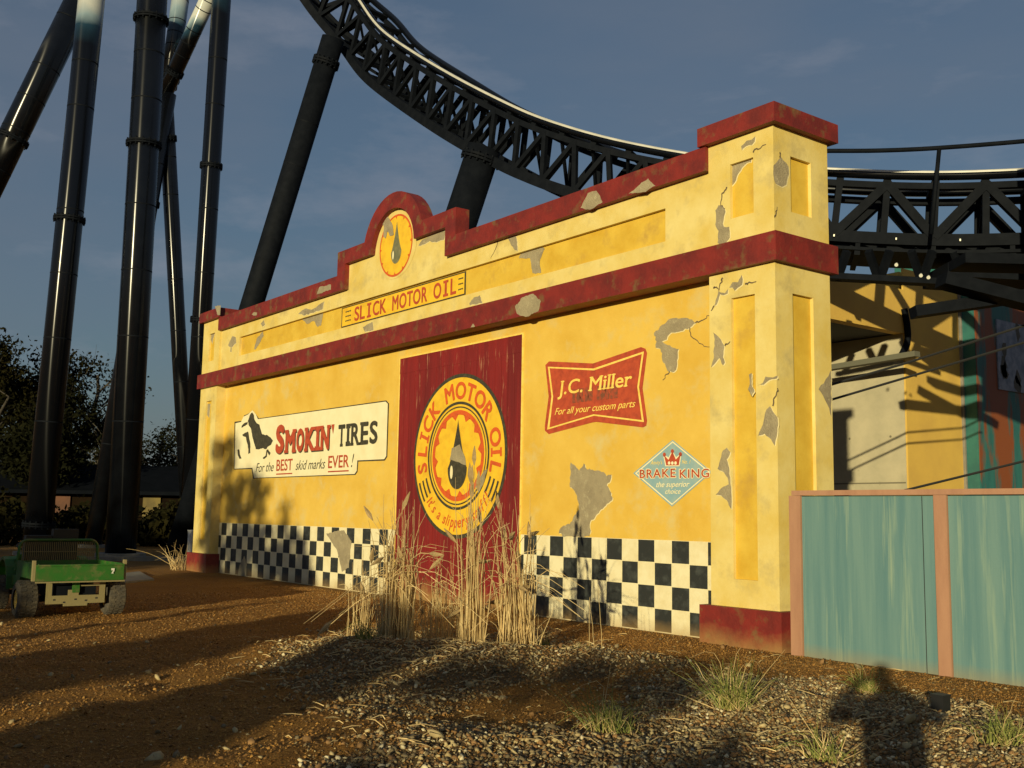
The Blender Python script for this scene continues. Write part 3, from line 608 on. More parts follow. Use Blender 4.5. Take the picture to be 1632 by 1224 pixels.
word('SMOKIN', ax, zb_, zt_, 0, zt_l)
q = [onY(*p, Yt) for p in z5([(960,300),(985,300),(970,360)])]; mb.add([(q[0].x,Yt-L1,zt_),(q[1].x,Yt-L1,zt_),(q[1].x-.05,Yt-L1,zt_-.22)], [(0,1,2)], 0)
tx = [onY(*p, Yt).x for p in z5([(1008,460),(1072,460),(1112,460),(1190,455),(1262,450),(1338,440)])]
zb2 = onY(*z5([(1200,455)])[0], Yt).z; zt2_ = onY(*z5([(1200,270)])[0], Yt).z
word('TIRES', tx, zb2, zt2_, 1)
mb.build('lettering', [M['signred'], M['signblack']], sg)
mb = MB()
def lineword(txt, xa, xb, ypx, hpx, mi, shear, bold):
    p0 = onY(*z5([(xa, ypx)])[0], Yt); p1 = onY(*z5([(xb, ypx)])[0], Yt); zz = onY(*z5([((xa+xb)/2, ypx)])[0], Yt).z
    h = onY(*z5([((xa+xb)/2, ypx-hpx)])[0], Yt).z-zz
    text_base(mb, txt, p0.x, p1.x, zz, h, Yt, shear=shear, bold=bold, mi=mi); return p0.x, p1.x, zz
zl = 2.50
def lw(txt, xa, xb, h, mi, shear, bold, ul=False):
    a_, b_ = onY(*z5([(xa, 650)])[0], Yt).x, onY(*z5([(xb, 650)])[0], Yt).x
    text_base(mb, txt, a_, b_, zl+.06, h, Yt, shear=shear, bold=bold, mi=mi)
    if ul: mb.box(a_, b_, Yt, Yt+.001, zl-.03, zl, mi)
lw('For the', 345, 490, .22, 1, .35, .0); lw('BEST', 512, 642, .27, 0, 0, .012, True); lw('skid marks', 668, 908, .22, 1, .35, .0); lw('EVER', 932, 1100, .27, 0, 0, .012, True); lw('!', 1118, 1140, .28, 1, .35, 0.)
mb.build('strapline', [M['signred'], M['signblack']], sg)
mb = MB()
for p in ([(295,215),(315,190),(330,215),(335,250),(350,275),(375,290),(385,330),(395,365),(440,375),(470,400),(485,420),(470,450),(440,470),(430,490),(400,480),(370,490),(345,490),(335,450),(320,400),(310,350),(305,320),(290,300),(280,260)],
          [(230,300),(255,275),(280,265),(275,290),(245,305),(228,315)], [(235,370),(280,345),(285,355),(290,390),(300,440),(300,520),(285,530),(285,490),(275,440),(265,390),(240,382)],
          [(195,495),(210,490),(215,530),(230,565),(215,570),(200,540)], [(400,560),(425,540),(430,500),(445,490),(465,520),(455,540),(440,510),(435,550),(410,570)]):
    P = rough_poly([Vector(v) for v in pl(z5(p), Yt)], .012, .05, len(p)); flat(mb, P, Yt)
mb.build('emblem', M['signblack'], sg)
# bow tie advert
zmi = lambda p: zm(p, 860, 540, 7.65)
mb = MB(); flat(mb, pl(zmi([(70,320),(115,275),(400,288),(650,300),(1235,100),(1290,120),(1310,170),(1255,600),(1310,1000),(1300,1060),(1260,1080),(690,1012),(640,1020),(110,1162),(65,1120),(62,1070),(110,700)]), Y0), Y0, 0)
flat(mb, pl(zmi([(100,340),(655,362),(1272,152),(1212,585),(1272,1015),(660,938),(92,1108),(145,705)]), Y0-L1), Y0-L1, 1)
flat(mb, pl(zmi([(122,358),(660,385),(1245,185),(1190,585),(1245,990),(658,918),(120,1080),(165,705)]), Y0-2*L1), Y0-2*L1, 0)
sg = mb.build('bow_tie_advert', [M['signred'], M['letteryellow']], GF)
Yt = Y0-3*L1; mb = MB()
def linetext(mb, txt, pa, pb, hpx, f, Y, bold, shear, mi=0, ref='H', spacing=1., serif=False):
    p0, p1 = onY(*f([pa])[0], Y), onY(*f([pb])[0], Y); pm_ = ((pa[0]+pb[0])/2, (pa[1]+pb[1])/2)
    c0 = onY(*f([pm_])[0], Y); c1 = onY(*f([(pm_[0], pm_[1]-hpx)])[0], Y)
    text_base(mb, txt, p0.x, p1.x, (p0.z+p1.z)/2, c1.z-c0.z, Y, ref=ref, bold=bold, shear=shear, mi=mi, spacing=spacing, serif=serif)
    return p0.x, p1.x, (p0.z+p1.z)/2, c1.z-c0.z
xa, xb, zz, h = linetext(mb, 'J.C. Miller', (220,680), (1130,582), 175, zmi, Yt, .012, .12, serif=True)
for fx, wd, top in ((.045,.11,1),(.50,.10,1),(.565,.08,0),(.44,.10,0),(.625,.08,1),(.66,.07,0),(.70,.08,0),(.665,.05,1)): pass
linetext(mb, 'For all your custom parts', (185,915), (1170,845), 85, zmi, Yt, .004, .38)
mb.build('lettering', M['letteryellow'], sg)
mb = MB(); R = random.Random(8)
xa, za = pl(zmi([(400,760)]), Yt)[0]; xb2, zb3 = pl(zmi([(960,700)]), Yt)[0]
for k in range(11):
    if k == 5: continue
    x = xa+(xb2-xa)*k/11; P = rough_poly([Vector(v) for v in ((x,za-.03),(x+(xb2-xa)/13,za-.03),(x+(xb2-xa)/13,za+.19),(x,za+.19))], .025, .06, k); flat(mb, P, Yt+.001)
mb.build('faded_print', M['smudge'], sg)
# blue diamond advert
zk = lambda p: zm(p, 1000, 690, 9.793)
mb = MB(); dm = lambda k: [((705+dx*k), (620+dy*k)) for dx, dy in ((0,-515),(615,-10),(-10,530),(-615,10))]
flat(mb, pl(zk(dm(1.0)), Y0), Y0, 0); flat(mb, pl(zk(dm(.955)), Y0-L1), Y0-L1, 1); flat(mb, pl(zk(dm(.91)), Y0-2*L1), Y0-2*L1, 0)
sg = mb.build('diamond_advert', [M['signblue'], M['signwhite']], GF)
Yt = Y0-3*L1; mb = MB()
for bold, Y, mi in ((.055, Yt, 1), (.012, Yt-L1, 0)):
    for txt, xa, xb in (('BRAKE',190,750),('KING',815,1275)):
        sp = 1.12
        e_ = 12 if mi else 0
        linetext(mb, txt, (xa-e_,(705+e_)), (xb+e_,(692+e_)), 135+2*e_, zk, Y, bold, 0, mi, spacing=sp)
mb.build('lettering', [M['signred'], M['signwhite']], sg)
mb = MB(); linetext(mb, 'the superior', (450,850), (970,835), 85, zk, Yt, .004, .35); linetext(mb, 'choice', (590,955), (830,945), 80, zk, Yt, .004, .35)
linetext(mb, "Amity's", (360,495), (545,485), 60, zk, Yt, .0, .3, 1); linetext(mb, 'No. 1', (850,480), (985,478), 60, zk, Yt, .0, .3, 1)
mb.build('strapline', [M['signwhite'], M['letteryellow']], sg)
mb = MB()
crn = [(605,505),(570,345),(640,420),(700,290),(755,415),(828,335),(800,505)]
flat(mb, pl(zk([(592,520),(552,320),(640,385),(700,265),(758,380),(848,312),(812,520)]), Yt), Yt, 1); flat(mb, pl(zk(crn), Yt-L1), Yt-L1, 0)
for x, y in ((575,338),(700,285),(825,332)): p = pl(zk([(x, y)]), Yt-2*L1)[0]; flat(mb, ell(p[0], p[1], .03, .03, 12), Yt-2*L1, 0)
for x in (650,700,750): p = pl(zk([(x, 470)]), Yt-2*L1)[0]; flat(mb, ell(p[0], p[1], .025, .025, 10), Yt-2*L1, 1)
mb.build('crown_emblem', [M['signred'], M['signwhite']], sg)

# ------------------------------------------------------------------ teal hoarding
FY = -.11
HF = root('hoarding_fence', (1.3,FY,0), 'teal panelled hoarding with terracotta posts beside the facade', 'fence')
zt = 1.955
px0 = [onY(x, 900, FY).x for x in (1258.6,1276.5,1490.5,1511)]
stp = px0[2]-px0[0]
for k in range(3):
    x0 = px0[0]+stp*k; wd = px0[1]-px0[0] if k == 0 else px0[3]-px0[2]
    MB().box(x0, x0+wd, FY, FY+.1, -.1, zt-.062).build('post', M['pink'], HF)
    if k < 2 or True:
        mb = MB(); x1 = px0[0]+stp*(k+1)
        mb.box(x0+wd+.006, x1-.006, FY+.028, FY+.06, -.1, zt-.072, 0); sx = x1-.155
        mb.box(x0+wd, x1, FY+.045, FY+.062, -.1, zt-.064, 1)
        if k == 0: mb.box(sx, sx+.008, FY+.026, FY+.05, -.1, zt-.075, 1)
        mb.build('panel', [M['teal'], M['seam']], HF)
MB().box(px0[0]+.05, px0[0]+stp*3, FY-.012, FY+.11, zt-.06, zt).build('top_rail', M['pink'], HF)

# ------------------------------------------------------------------ coaster track
tr_px = [(506,-90,34.6),(534,-40,34.2),(572,0,33.7),(605.5,47,32.6),(656,84,31.2),(731,129,29.4),(809,169,28.0),(872,196,27.0),(970,225.5,25.9),(1088,249,25.0),(1215,266,24.3),(1342,276,23.8),(1492,280.5,23.3),(1632,276,22.8),(1780,268,22.4),(1950,256,22.)]
tr_px[0] = (510,-95,34.8); tr_px[1] = (538,-45,34.4)
ctrl = [onD(*p) for p in tr_px]
def catmull(P, n_):
    out = []
    for i in range(len(P)-1):
        p0, p1, p2, p3 = P[max(i-1,0)], P[i], P[i+1], P[min(i+2,len(P)-1)]
        for j in range(n_):
            t = j/n_; out.append(.5*((2*p1)+(p2-p0)*t+(2*p0-5*p1+4*p2-p3)*t*t+(3*p1-p0-3*p2+p3)*t**3))
    return out+[P[-1]]
dense = catmull(ctrl, 24)
for _ in range(60): dense = [dense[0]]+[(dense[i-1]+dense[i]*2+dense[i+1])/4 for i in range(1,len(dense)-1)]+[dense[-1]]
def resample(P, step):
    out = [P[0]]; acc = 0
    for i in range(1, len(P)):
        d = (P[i]-P[i-1]).length
        while acc+d >= step:
            P0 = P[i-1].lerp(P[i], (step-acc)/d); out.append(P0); P = P[:i-1]+[P0]+P[i:]; d = (P[i]-P0).length; acc = 0
        acc += d
    return out
rail = resample(dense, .25)
GA_, TD = 1.25, 1.45
fr = []
for i in range(len(rail)):
    t = (rail[min(i+2,len(rail)-1)]-rail[max(i-2,0)]).normalized()
    h_ = Vector((t.x, t.y, 0)).normalized(); s_ = Vector((-h_.y, h_.x, 0))
    if s_.dot(rail[i]-CAM) < 0: s_ = -s_
    n_ = s_.cross(t); n_ = n_ if n_.z > 0 else -n_
    fr.append((rail[i], s_, n_.normalized(), t))
CT = root('coaster_track', tuple(Vector((rail[len(rail)//2].x, rail[len(rail)//2].y, 0))), 'black lattice roller coaster track sweeping down from upper left behind the facade', 'coaster track')
for off, nm in ((0,1),(GA_,0)):
    MB().tube([p+s*off for p, s, n, t in fr], .10, 12).build('rail', M['steel'], CT, True)
mb = MB(); P = [p-s*.085+n*.035 for p, s, n, t in fr]
for i in range(len(P)-1):
    a_, b_ = P[i], P[i+1]; s1, n1 = fr[i][1], fr[i][2]; s2, n2 = fr[i+1][1], fr[i+1][2]
    mb.add([a_-s1*.03-n1*.005, b_-s2*.03-n2*.005, b_-s2*.03+n2*.03, a_-s1*.03+n1*.03, b_+s2*.0+n2*.055, a_+s1*.0+n1*.055], [(0,1,2,3),(3,2,4,5)])
mb.build('worn_glint_strip', M['rail'], CT)  # pale strip paints the sun glint along the worn near rail
for off in (.02, GA_-.02):
    mb = MB()
    for i in range(len(fr)-1):
        (p, s, n, t), (p2, s2, n2, t2) = fr[i], fr[i+1]
        a_, b_ = p+s*off-n*TD, p2+s2*off-n2*TD
        mb.add([a_-s*.1-n*.13, a_+s*.1-n*.13, a_+s*.1+n*.13, a_-s*.1+n*.13, b_-s2*.1-n2*.13, b_+s2*.1-n2*.13, b_+s2*.1+n2*.13, b_-s2*.1+n2*.13], [(0,1,5,4),(1,2,6,5),(2,3,7,6),(3,0,4,7)])
    mb.build('lower_chord', M['steel2'], CT)
    mb = MB()
    for i in range(len(fr)-1):
        (p, s, n, t), (p2, s2, n2, t2) = fr[i], fr[i+1]
        a_, b_ = p+s*off-n*.24, p2+s2*off-n2*.24
        mb.add([a_-s*.07-n*.07, a_+s*.07-n*.07, a_+s*.07+n*.07, a_-s*.07+n*.07, b_-s2*.07-n2*.07, b_+s2*.07-n2*.07, b_+s2*.07+n2*.07, b_-s2*.07+n2*.07], [(0,1,5,4),(1,2,6,5),(2,3,7,6),(3,0,4,7)])
    mb.build('upper_chord', M['steel2'], CT)
st = 4
scr = [816+FPX*(f[0]-CAM).dot(rt)/(f[0]-CAM).dot(fw) for f in fr]
for off in (0., GA_):
    mb = MB(); k = 0; i = 0
    while i < len(fr)-4:
        s_t = 2 if scr[i] < 1180 else 4
        p, s, n, t = fr[i]; p2, s2, n2, t2 = fr[i+s_t]
        a_ = p+s*off-n*(.22 if k%2 else TD-.05); b_ = p2+s2*off-n2*(TD-.05 if k%2 else .22)
        mb.beam(a_, b_, .12 if s_t == 2 else .19, .12 if s_t == 2 else .19, n)
        if s_t == 4: mb.beam(p+s*off-n*.2, p+s*off-n*TD, .13, .14, t)
        k += 1; i += s_t
    mb.build('lattice', M['steel2'], CT)
for i in range(0, len(fr), st):                # each tie a part: top bar, bottom bar and the diagonal between the chords
    p, s, n, t = fr[i]; mb = MB(); mb.beam(p+s*.02-n*.14, p+s*(GA_-.02)-n*.14, .16, .12, n); mb.beam(p+s*.02-n*TD, p+s*(GA_-.02)-n*TD, .12, .12, n)
    mb.beam(p+s*.02-n*.16, p+s*(GA_-.02)-n*TD, .07, .07, t)
    if i+st < len(fr): q = fr[i+st]; mb.beam(p+s*.02-n*TD, q[0]+q[1]*(GA_-.02)-q[2]*TD, .08, .08, n)
    mb.build('cross_tie', M['steel2'], CT)
# handrail and catwalk on the right part
hr = [onD(*p) for p in ((1290,241,22.9),(1322,240.5,22.8),(1400,240,22.6),(1492,236,22.4),(1632,225,22.1),(1800,208,21.8))]
hr = catmull(hr, 8)
mb = MB().tube(hr, .05, 8)
for x, yt, yb in ((1497,236,373),(1700,218,380)): mb.tube([onD(x,yt,22.4), onD(x-13,yb,22.4)], .045, 8)
mb.build('handrail', M['steel2'], CT, True)
low = [f for f in fr if (f[0]-CAM).dot(rt)/(f[0]-CAM).dot(fw)*FPX+816 > 1200]
mb = MB()
for i in range(0, len(low)-1):
    p, s, n, t = low[i]; q, s2, n2, t2 = low[i+1]
    mb.add([p-n*(TD+.24)-s*.15, p-n*(TD+.24)+s*1.4, q-n2*(TD+.24)+s2*1.4, q-n2*(TD+.24)-s2*.15, p-n*(TD+.31)-s*.15, p-n*(TD+.31)+s*1.4, q-n2*(TD+.31)+s2*1.4, q-n2*(TD+.31)-s2*.15], [(0,1,2,3),(7,6,5,4),(0,3,7,4),(1,2,6,5)])
for i in range(3, len(low), 6):
    p, s, n, t = low[i]; mb.beam(p-n*(TD+.36)-s*.1, p-n*(TD+.36)+s*1.45, .12, .1, n); mb.beam(p-n*TD-s*.0, p-n*(TD+.4), .1, .1, t)
mb.build('catwalk', M['steel2'], CT)
mb = MB()
for i in range(2, len(low), 5):
    p, s, n, t = low[i]; mb.obox(p-n*(TD+.02)-s*.13, t*.014, s*.02, n*.024)
mb.build('sunlit_speck', M['speck'], CT)  # small pale blocks standing in for sunlit specks under the track

# ------------------------------------------------------------------ coaster supports
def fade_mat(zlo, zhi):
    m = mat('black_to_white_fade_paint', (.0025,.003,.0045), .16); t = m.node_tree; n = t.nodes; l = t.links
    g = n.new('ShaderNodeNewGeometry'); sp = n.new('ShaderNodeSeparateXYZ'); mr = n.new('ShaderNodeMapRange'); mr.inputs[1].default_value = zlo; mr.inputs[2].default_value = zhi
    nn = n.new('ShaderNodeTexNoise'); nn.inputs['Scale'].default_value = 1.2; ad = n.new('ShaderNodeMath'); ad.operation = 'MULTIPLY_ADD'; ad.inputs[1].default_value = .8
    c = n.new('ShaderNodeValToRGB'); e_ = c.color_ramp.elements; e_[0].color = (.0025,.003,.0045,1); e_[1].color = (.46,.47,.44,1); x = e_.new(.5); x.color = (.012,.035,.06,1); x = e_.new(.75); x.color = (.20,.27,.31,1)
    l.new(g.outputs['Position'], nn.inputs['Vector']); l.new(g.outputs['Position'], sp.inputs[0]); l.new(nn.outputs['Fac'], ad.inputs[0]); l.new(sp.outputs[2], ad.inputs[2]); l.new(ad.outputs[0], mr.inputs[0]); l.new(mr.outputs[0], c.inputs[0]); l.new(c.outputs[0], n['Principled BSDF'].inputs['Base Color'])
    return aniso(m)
def column(label, a_, b_, rad, flanges=(), m_=None, foot=True, group='coaster support columns', rt_=None):
    a_, b_ = Vector(a_), Vector(b_); o = root('support_column', tuple(a_), label, 'column', group)
    MB().tube([a_, a_.lerp(b_,.5), b_], [rad, (rad+(rt_ or rad))/2, rt_ or rad], 28).build('shaft', m_ or M['steel'], o, True)
    sm = MB()
    for f in (.22,.36,.47,.58,.76,.84): c = a_.lerp(b_, f); dd = (b_-a_).normalized(); sm.tube([c-dd*.02, c+dd*.02], (rad+((rt_ or rad)-rad)*f)*1.008, 28, 0, False)
    sm.build('weld_seam', M['steel2'], o, True)
    d = (b_-a_).normalized(); ref = d.cross(Vector((0,0,1))) if abs(d.z) < .95 else d.cross(Vector((1,0,0))); ref.normalize(); r2 = d.cross(ref)
    for f in flanges:
        c = a_.lerp(b_, f); mb = MB(); mb.tube([c-d*.07, c-d*.012], rad*1.19, 28); mb.tube([c+d*.012, c+d*.07], rad*1.19, 28)
        for k in range(16):
            an = 2*math.pi*k/16; q = c+(ref*math.cos(an)+r2*math.sin(an))*rad*1.11; mb.tube([q-d*.13, q+d*.13], .028, 6)
        mb.build('flange', M['steel2'], o)
    if foot:
        mb = MB(); mb.tube([a_-Vector((0,0,.05)), a_+Vector((0,0,.12))], rad*1.6, 24); mb.build('base_plate', M['pale'], o)
    return o
def pfrac(pa, pb, y): return (y-pa[1])/(pb[1]-pa[1])
def colpx(label, base, top, D0, D1, wpx, fl=(), m_=None, foot=True, ztop=None):
    # base and top pixels with the depth of each; radius from the apparent width near the middle
    a_ = onD(*base, D0); b_ = onD(*top, D1)
    rad = wpx*.5*(D0+D1)/2/FPX
    if foot:
        k = (a_.z-0)/(b_.z-a_.z); a_ = a_-(b_-a_)*k
    return column(label, a_, b_, rad, [max(0,min(1,f)) for f in fl], m_, foot)
colpx('thick black coaster column, straight and nearest, right of the green utility vehicle', (192,884), (246,-60), 36, 37.5, 47, (.685,.9))
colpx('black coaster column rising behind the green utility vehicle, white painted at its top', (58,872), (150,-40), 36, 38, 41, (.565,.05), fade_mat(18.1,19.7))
colpx('long slanting black coaster strut leaning out of the upper left corner', (-55,372), (162,-70), 40, 42, 44, (.33,), M['steel'], False)
colpx('black strut leaning right from behind the thickest straight column', (148,868), (268,150), 44, 46, 26, (.75,), M['steel'])
colpx('thin leaning black coaster column between the thick column and the facade end', (303,872), (262,130), 47, 46, 24, (.96,.88), M['steel'])
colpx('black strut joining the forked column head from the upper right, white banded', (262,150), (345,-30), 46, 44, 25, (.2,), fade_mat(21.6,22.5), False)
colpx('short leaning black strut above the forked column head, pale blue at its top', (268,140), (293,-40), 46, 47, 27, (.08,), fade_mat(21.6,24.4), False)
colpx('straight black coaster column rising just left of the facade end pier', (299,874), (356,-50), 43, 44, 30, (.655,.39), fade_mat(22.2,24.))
colpx('big leaning black column carrying the highest visible bend of the track', (330,720), (531,62), 34, 33.6, 36, (.955,), M['steel2'], True)
colpx('short leaning black column with bolted collar under the mid track, above the parapet', (600,760), (772,236), 28.8, 28.4, 54, (.975,), M['steel2'], True)

# ------------------------------------------------------------------ concrete building behind the hoarding
BY = 15.0
c0 = onY(1443,700,BY); XS = c0.x
BLD = root('coaster_building', (XS-2,BY,0), 'yellow and bare concrete building under the coaster track', 'building')
y_e = onX(1533,700,XS).y; zo = onX(1440,532,XS).z
yf = onX(1310,500,XS).y
mb = MB(); mb.box(XS-9, XS, BY, y_e, -.1, zo, 0); mb.build('concrete_pier', [M['concrete']], BLD)
mb = MB(); mb.box(XS-8.9, XS-.02, BY-.004, BY+.1, 2.62, 2.66, 1)
for zz in (1.3, 3.9):
    for k in range(4): mb.tube([(XS-.45-1.3*k,BY-.003,zz),(XS-.45-1.3*k,BY+.05,zz)], .035, 10, 1)
mb.build('formwork_joint', [M['seam'], mat('tie_hole_stain',(.16,.14,.09),.9)], BLD)
mb = MB(); mb.box(XS, XS+.05, BY+.02, y_e, -.1, 8.5, 0); mb.box(XS-.25, XS+.05, yf, BY+.02, zo, 7.9, 0); mb.box(XS-9, XS-.25, BY+.3, y_e, zo, 8.5, 0)
mb.build('yellow_wall', M['bldyellow'], BLD)
MB().box(XS-9, XS-.25, yf, BY+.3, zo+.02, zo+.2).build('soffit', M['darkwall'], BLD)
xt = onY(1560,700,y_e).x
mt = mat('teal_cladding', (.025,.135,.125), .6, (.018,.10,.10), 2., 5, .4, .66, (2,2,.4), third=(.20,.055,.014), tscale=.42, tlo=.455, thi=.515)
TB = root('teal_building', (xt,y_e+2,0), 'teal clad building with rust streaks at the right edge', 'building')
MB().box(XS-2, xt-.02, y_e+.005, y_e+.03, -.1, 9.3).build('end_panel', mat('teal_panel', (.025,.135,.115), .6, (.018,.10,.095), 1.5), TB)
mb = MB(); mb.box(XS-2, xt, y_e+.031, y_e+9, -.1, 9.3); mb.build('wall', mt, TB)
mb = MB(); mb.box(XS+.05, XS+.13, y_e-.06, y_e+.004, -.1, 8.5); mb.build('corner_trim', M['pale'], TB)
yg0, yg1 = onX(1588,560,xt).y, onX(1700,560,xt).y; zg0, zg1 = onX(1600,622,xt).z, onX(1600,512,xt).z
mb = MB(); mb.box(xt, xt+.04, yg0, yg1, zg0, zg1, 0)
R = random.Random(4)
for k in range(12):
    y, z = R.uniform(yg0+.2, yg1-.2), R.uniform(zg0+.2, zg1-.2); P = [(y+R.uniform(.08,.25)*math.cos(q), z+R.uniform(.1,.4)*math.sin(q)) for q in np.linspace(0,5.6,7)]
    mb.poly3([(xt+.044, p[0], p[1]) for p in P], 1)
mb.build('pale_panel', [mat('pale_blue_panel',(.24,.28,.34),.7,(.12,.16,.22),3.,5), M['signblack']], TB)
mb = MB(); g0 = onY(1441,500,BY-.3)
pts = [onX(1441,492,XS+.12), onX(1446,520,XS+.12), onX(1446,545,XS+.12), onX(1437,566,XS+.12)]
tag(MB().tube(catmull(pts, 6), .09, 10).build('drain_pipe', M['steel2'], None, True), 'short curved dark pipe bending down the yellow building corner', 'pipe')
mb = MB(); mb.beam(onY(1300,590,BY-1.2), onY(1462,564,BY-1.2), .25, .14)
tag(mb.build('steel_gantry', mat('galvanised_grey',(.12,.115,.08),.7)), 'grey steel gantry arm in front of the bare concrete wall', 'gantry')
for lab, p in (('upper black cable crossing the bare concrete and yellow walls', [(1325,613),(1440,580),(1632,519)]), ('lower black cable crossing the bare concrete and yellow walls', [(1325,637),(1440,603),(1632,546)]), ('black cable rising just above the hoarding top at right', [(1440,782),(1632,735),(1800,700)])):
    Q = [onD(x, y, 22.) for x, y in p]; tag(MB().tube(Q, .028, 6).build('cable', M['cable']), lab, 'cable', 'cables by the concrete building')
Q = [onY(x, y, 15.)-SD*3.2 for x, y in ((1300,657),(1443,617))]; d = Q[1]-Q[0]; Q = [Q[0]-d, Q[1]+d*3]
# unseen canopy added for shade, then dark plant deck under the track at right
SN = root('shade_canopy', (4,10,0), 'dark flat canopy added out of view at right to shade the buildings', 'building')
MB().box(-.3, 9, 8, 13, 6.5, 9.6).build('canopy', M['darkwall'], SN)  # slab added out of view, shades the teal and yellow walls
mb = MB()
for x, y in ((.2,12.7),(8.6,8.4),(8.6,12.7)): mb.box(x-.15, x+.15, y-.15, y+.15, -.1, 6.5)
mb.build('frame', M['steel2'], SN)
DK = root('service_deck', tuple(onD(1600,470,20.5)), 'dark steel service deck and beams below the track at right', 'deck')
mb = MB()
def dbeam(p, q, D, wd, ht): mb.beam(onD(*p, D), onD(*q, D), wd, ht)
dbeam((1500,446),(1680,492),21,.5,.25); dbeam((1455,498),(1700,462),21.4,.4,.22)
dbeam((1525,418),(1780,424),21.,.8,.2); dbeam((1490,440),(1700,452),23.6,1.4,.3)
dbeam((1318,441),(1530,452),23.1,.3,.13); mb.build('beam', M['steel2'], DK)
mb = MB()
for i in range(9):
    x = 1350+i*34; mb.beam(onD(x,400,22.9), onD(x+(16 if i%2 else -16),446,23.2), .14, .14)
mb.build('brace', M['steel2'], DK)
for x, y in ((1429,420),(1468,437),(1480,440)):
    mb = MB(); c = onD(x, y, 20.4); mb.tube([c, c+V(.05,-.09,-.05)], [.02,.035], 10); mb.build('lamp', M['lampwhite'], DK)

# ------------------------------------------------------------------ grasses
def blades(mb, base, n_, hmin, hmax, spread, lean, droop, rad, mi=0, bias=(0,0), seed=0, segs=6, tips=None):
    R = random.Random(seed)
    for i in range(n_):
        a_ = R.uniform(0, 6.283); d = spread*math.sqrt(R.random()); x, y = base[0]+d*math.cos(a_), base[1]+d*math.sin(a_); z = hz(x, y)-.02
        h = R.uniform(hmin, hmax); ln = R.gauss(0, lean); la = R.uniform(0, 6.283); dx, dy = math.cos(la)*abs(ln)+bias[0], math.sin(la)*abs(ln)+bias[1]
        dr = R.random()**2*droop; P = []; da = R.uniform(0, 6.283)
        for k in range(segs+1):
            t = k/segs; c_ = dr*max(0, t-.45)**2*3.3
            P.append(V(x+dx*h*t+math.cos(da)*c_*h*.6+R.uniform(-.006,.006), y+dy*h*t+math.sin(da)*c_*h*.6+R.uniform(-.006,.006), z+h*t*(1-.08*abs(ln))-c_*h*.75))
        mb.tube(P, [rad*(1-.75*k/segs) for k in range(segs+1)], 3, mi, False)
        if tips is not None and R.random() < tips[1]:
            d_ = (P[-1]-P[-2]).normalized(); tips[0].append(MB().tube([P[-1]-d_*.03, P[-1]+d_*.05, P[-1]+d_*.12, P[-1]+d_*.2], [.006,.028,.022,.004], 5, 0))
GR = 'tall dead grass clumps on the mound'
for k, (px, n_, h0, h1, sp, ln, dr, lab) in enumerate([
    ((572,1020), 22, .7, 1.25, .16, .10, .5, 'sparse tall straw grass clump, leftmost on the gravel mound'),
    ((632,1046), 110, .9, 1.8, .2, .10, 1.25, 'dense pale straw grass clump with arching tops left of the round sign'),
    ((700,1040), 40, .6, 1.45, .25, .15, .9, 'short straw grass clump in front of the red door middle'),
    ((752,1048), 46, 1.2, 2.1, .14, .05, .3, 'tall upright straw grass clump in front of the red door right half'),
    ((826,1046), 84, 1.0, 1.95, .22, .13, 1.0, 'dense straw grass clump with drooping tops at the red door right edge')]):
    g = onZ(*px); o = root('dry_grass_clump', (g.x, g.y, hz(g.x, g.y)), lab, 'dry grass', GR)
    mb, tp = MB(), []; blades(mb, g, n_, h0, h1, sp, ln, dr, .0092, seed=100+k, segs=7, bias=(-.05,-.03) if k == 4 else (0,0), tips=(tp, .10))
    blades(mb, g, n_//2, .25, .6, sp*1.2, .3, .6, .006, seed=150+k)
    mb.build('stalk', M['straw'], o, fix=False)
    for h_ in tp: h_.build('seed_head', M['plume'], o)
for k, (px, lab) in enumerate([((945,1045),'lone pair of thin straw stems before the checkered dado'),((962,1046),'single thin straw stem before the checkered dado, leaning right')]):
    g = onZ(*px); mb = MB(); blades(mb, g, 2 if k == 0 else 1, .7, 1.0, .06, .12, .1, .006, seed=300+k); tag(mb.build('straw_stem', M['straw'], loc=(g.x,g.y,0), fix=False), lab, 'dry grass', 'single straw stems')
GT = 'green grass tufts in the gravel'
for k, (px, n_, h, sp, lab, dry) in enumerate([((1168,1150), 85, .50, .14, 'large green and straw grass tuft in the sunlit right gravel', 10), ((1382,1105), 45, .34, .12, 'small grass tuft inside the photographer shadow', 2),
    ((1318,1222), 20, .40, .14, 'thin straw and green tuft at the bottom frame edge', 8), ((1600,1205), 44, .36, .18, 'green grass tuft in the lower right corner', 2), ((690,1028), 26, .38, .07, 'bright green shoot at the foot of the dry grass before the door', 0),
    ((868,1030), 22, .28, .07, 'small green shoot right of the dry grass', 0), ((915,1058), 26, .22, .09, 'low green sprig on the mound below the large bare patch', 0), ((970,1180), 50, .45, .2, 'dark green tuft in the shaded foreground gravel', 3), ((580,1052), 30, .4, .14, 'dark tuft at the foot of the leftmost straw clump', 1)]):
    g = onZ(*px); mb = MB(); blades(mb, g, int(n_*1.8), h*.35, h*.95, sp*.75, .62, 1.5, .0045, seed=400+k, segs=6)
    if dry: blades(mb, g, dry, h*.8, h*1.5, sp*.6, .5, 1., .0045, 1, seed=500+k); blades(mb, g, int(n_*.5), h*.3, h*.7, sp, .9, 1.6, .004, 1, seed=550+k)
    tag(mb.build('grass_tuft', [M['grass'], M['straw']], loc=(g.x,g.y,hz(g.x,g.y)), fix=False), lab, 'grass tuft', GT)
g = onZ(286,908); mb = MB(); blades(mb, g, 40, .4, .9, .25, .5, .9, .009, seed=600); tag(mb.build('grass_tuft', M['straw'], loc=(g.x,g.y,0), fix=False), 'arching pale grass tuft at the foot of the left end pier', 'grass tuft', GT)

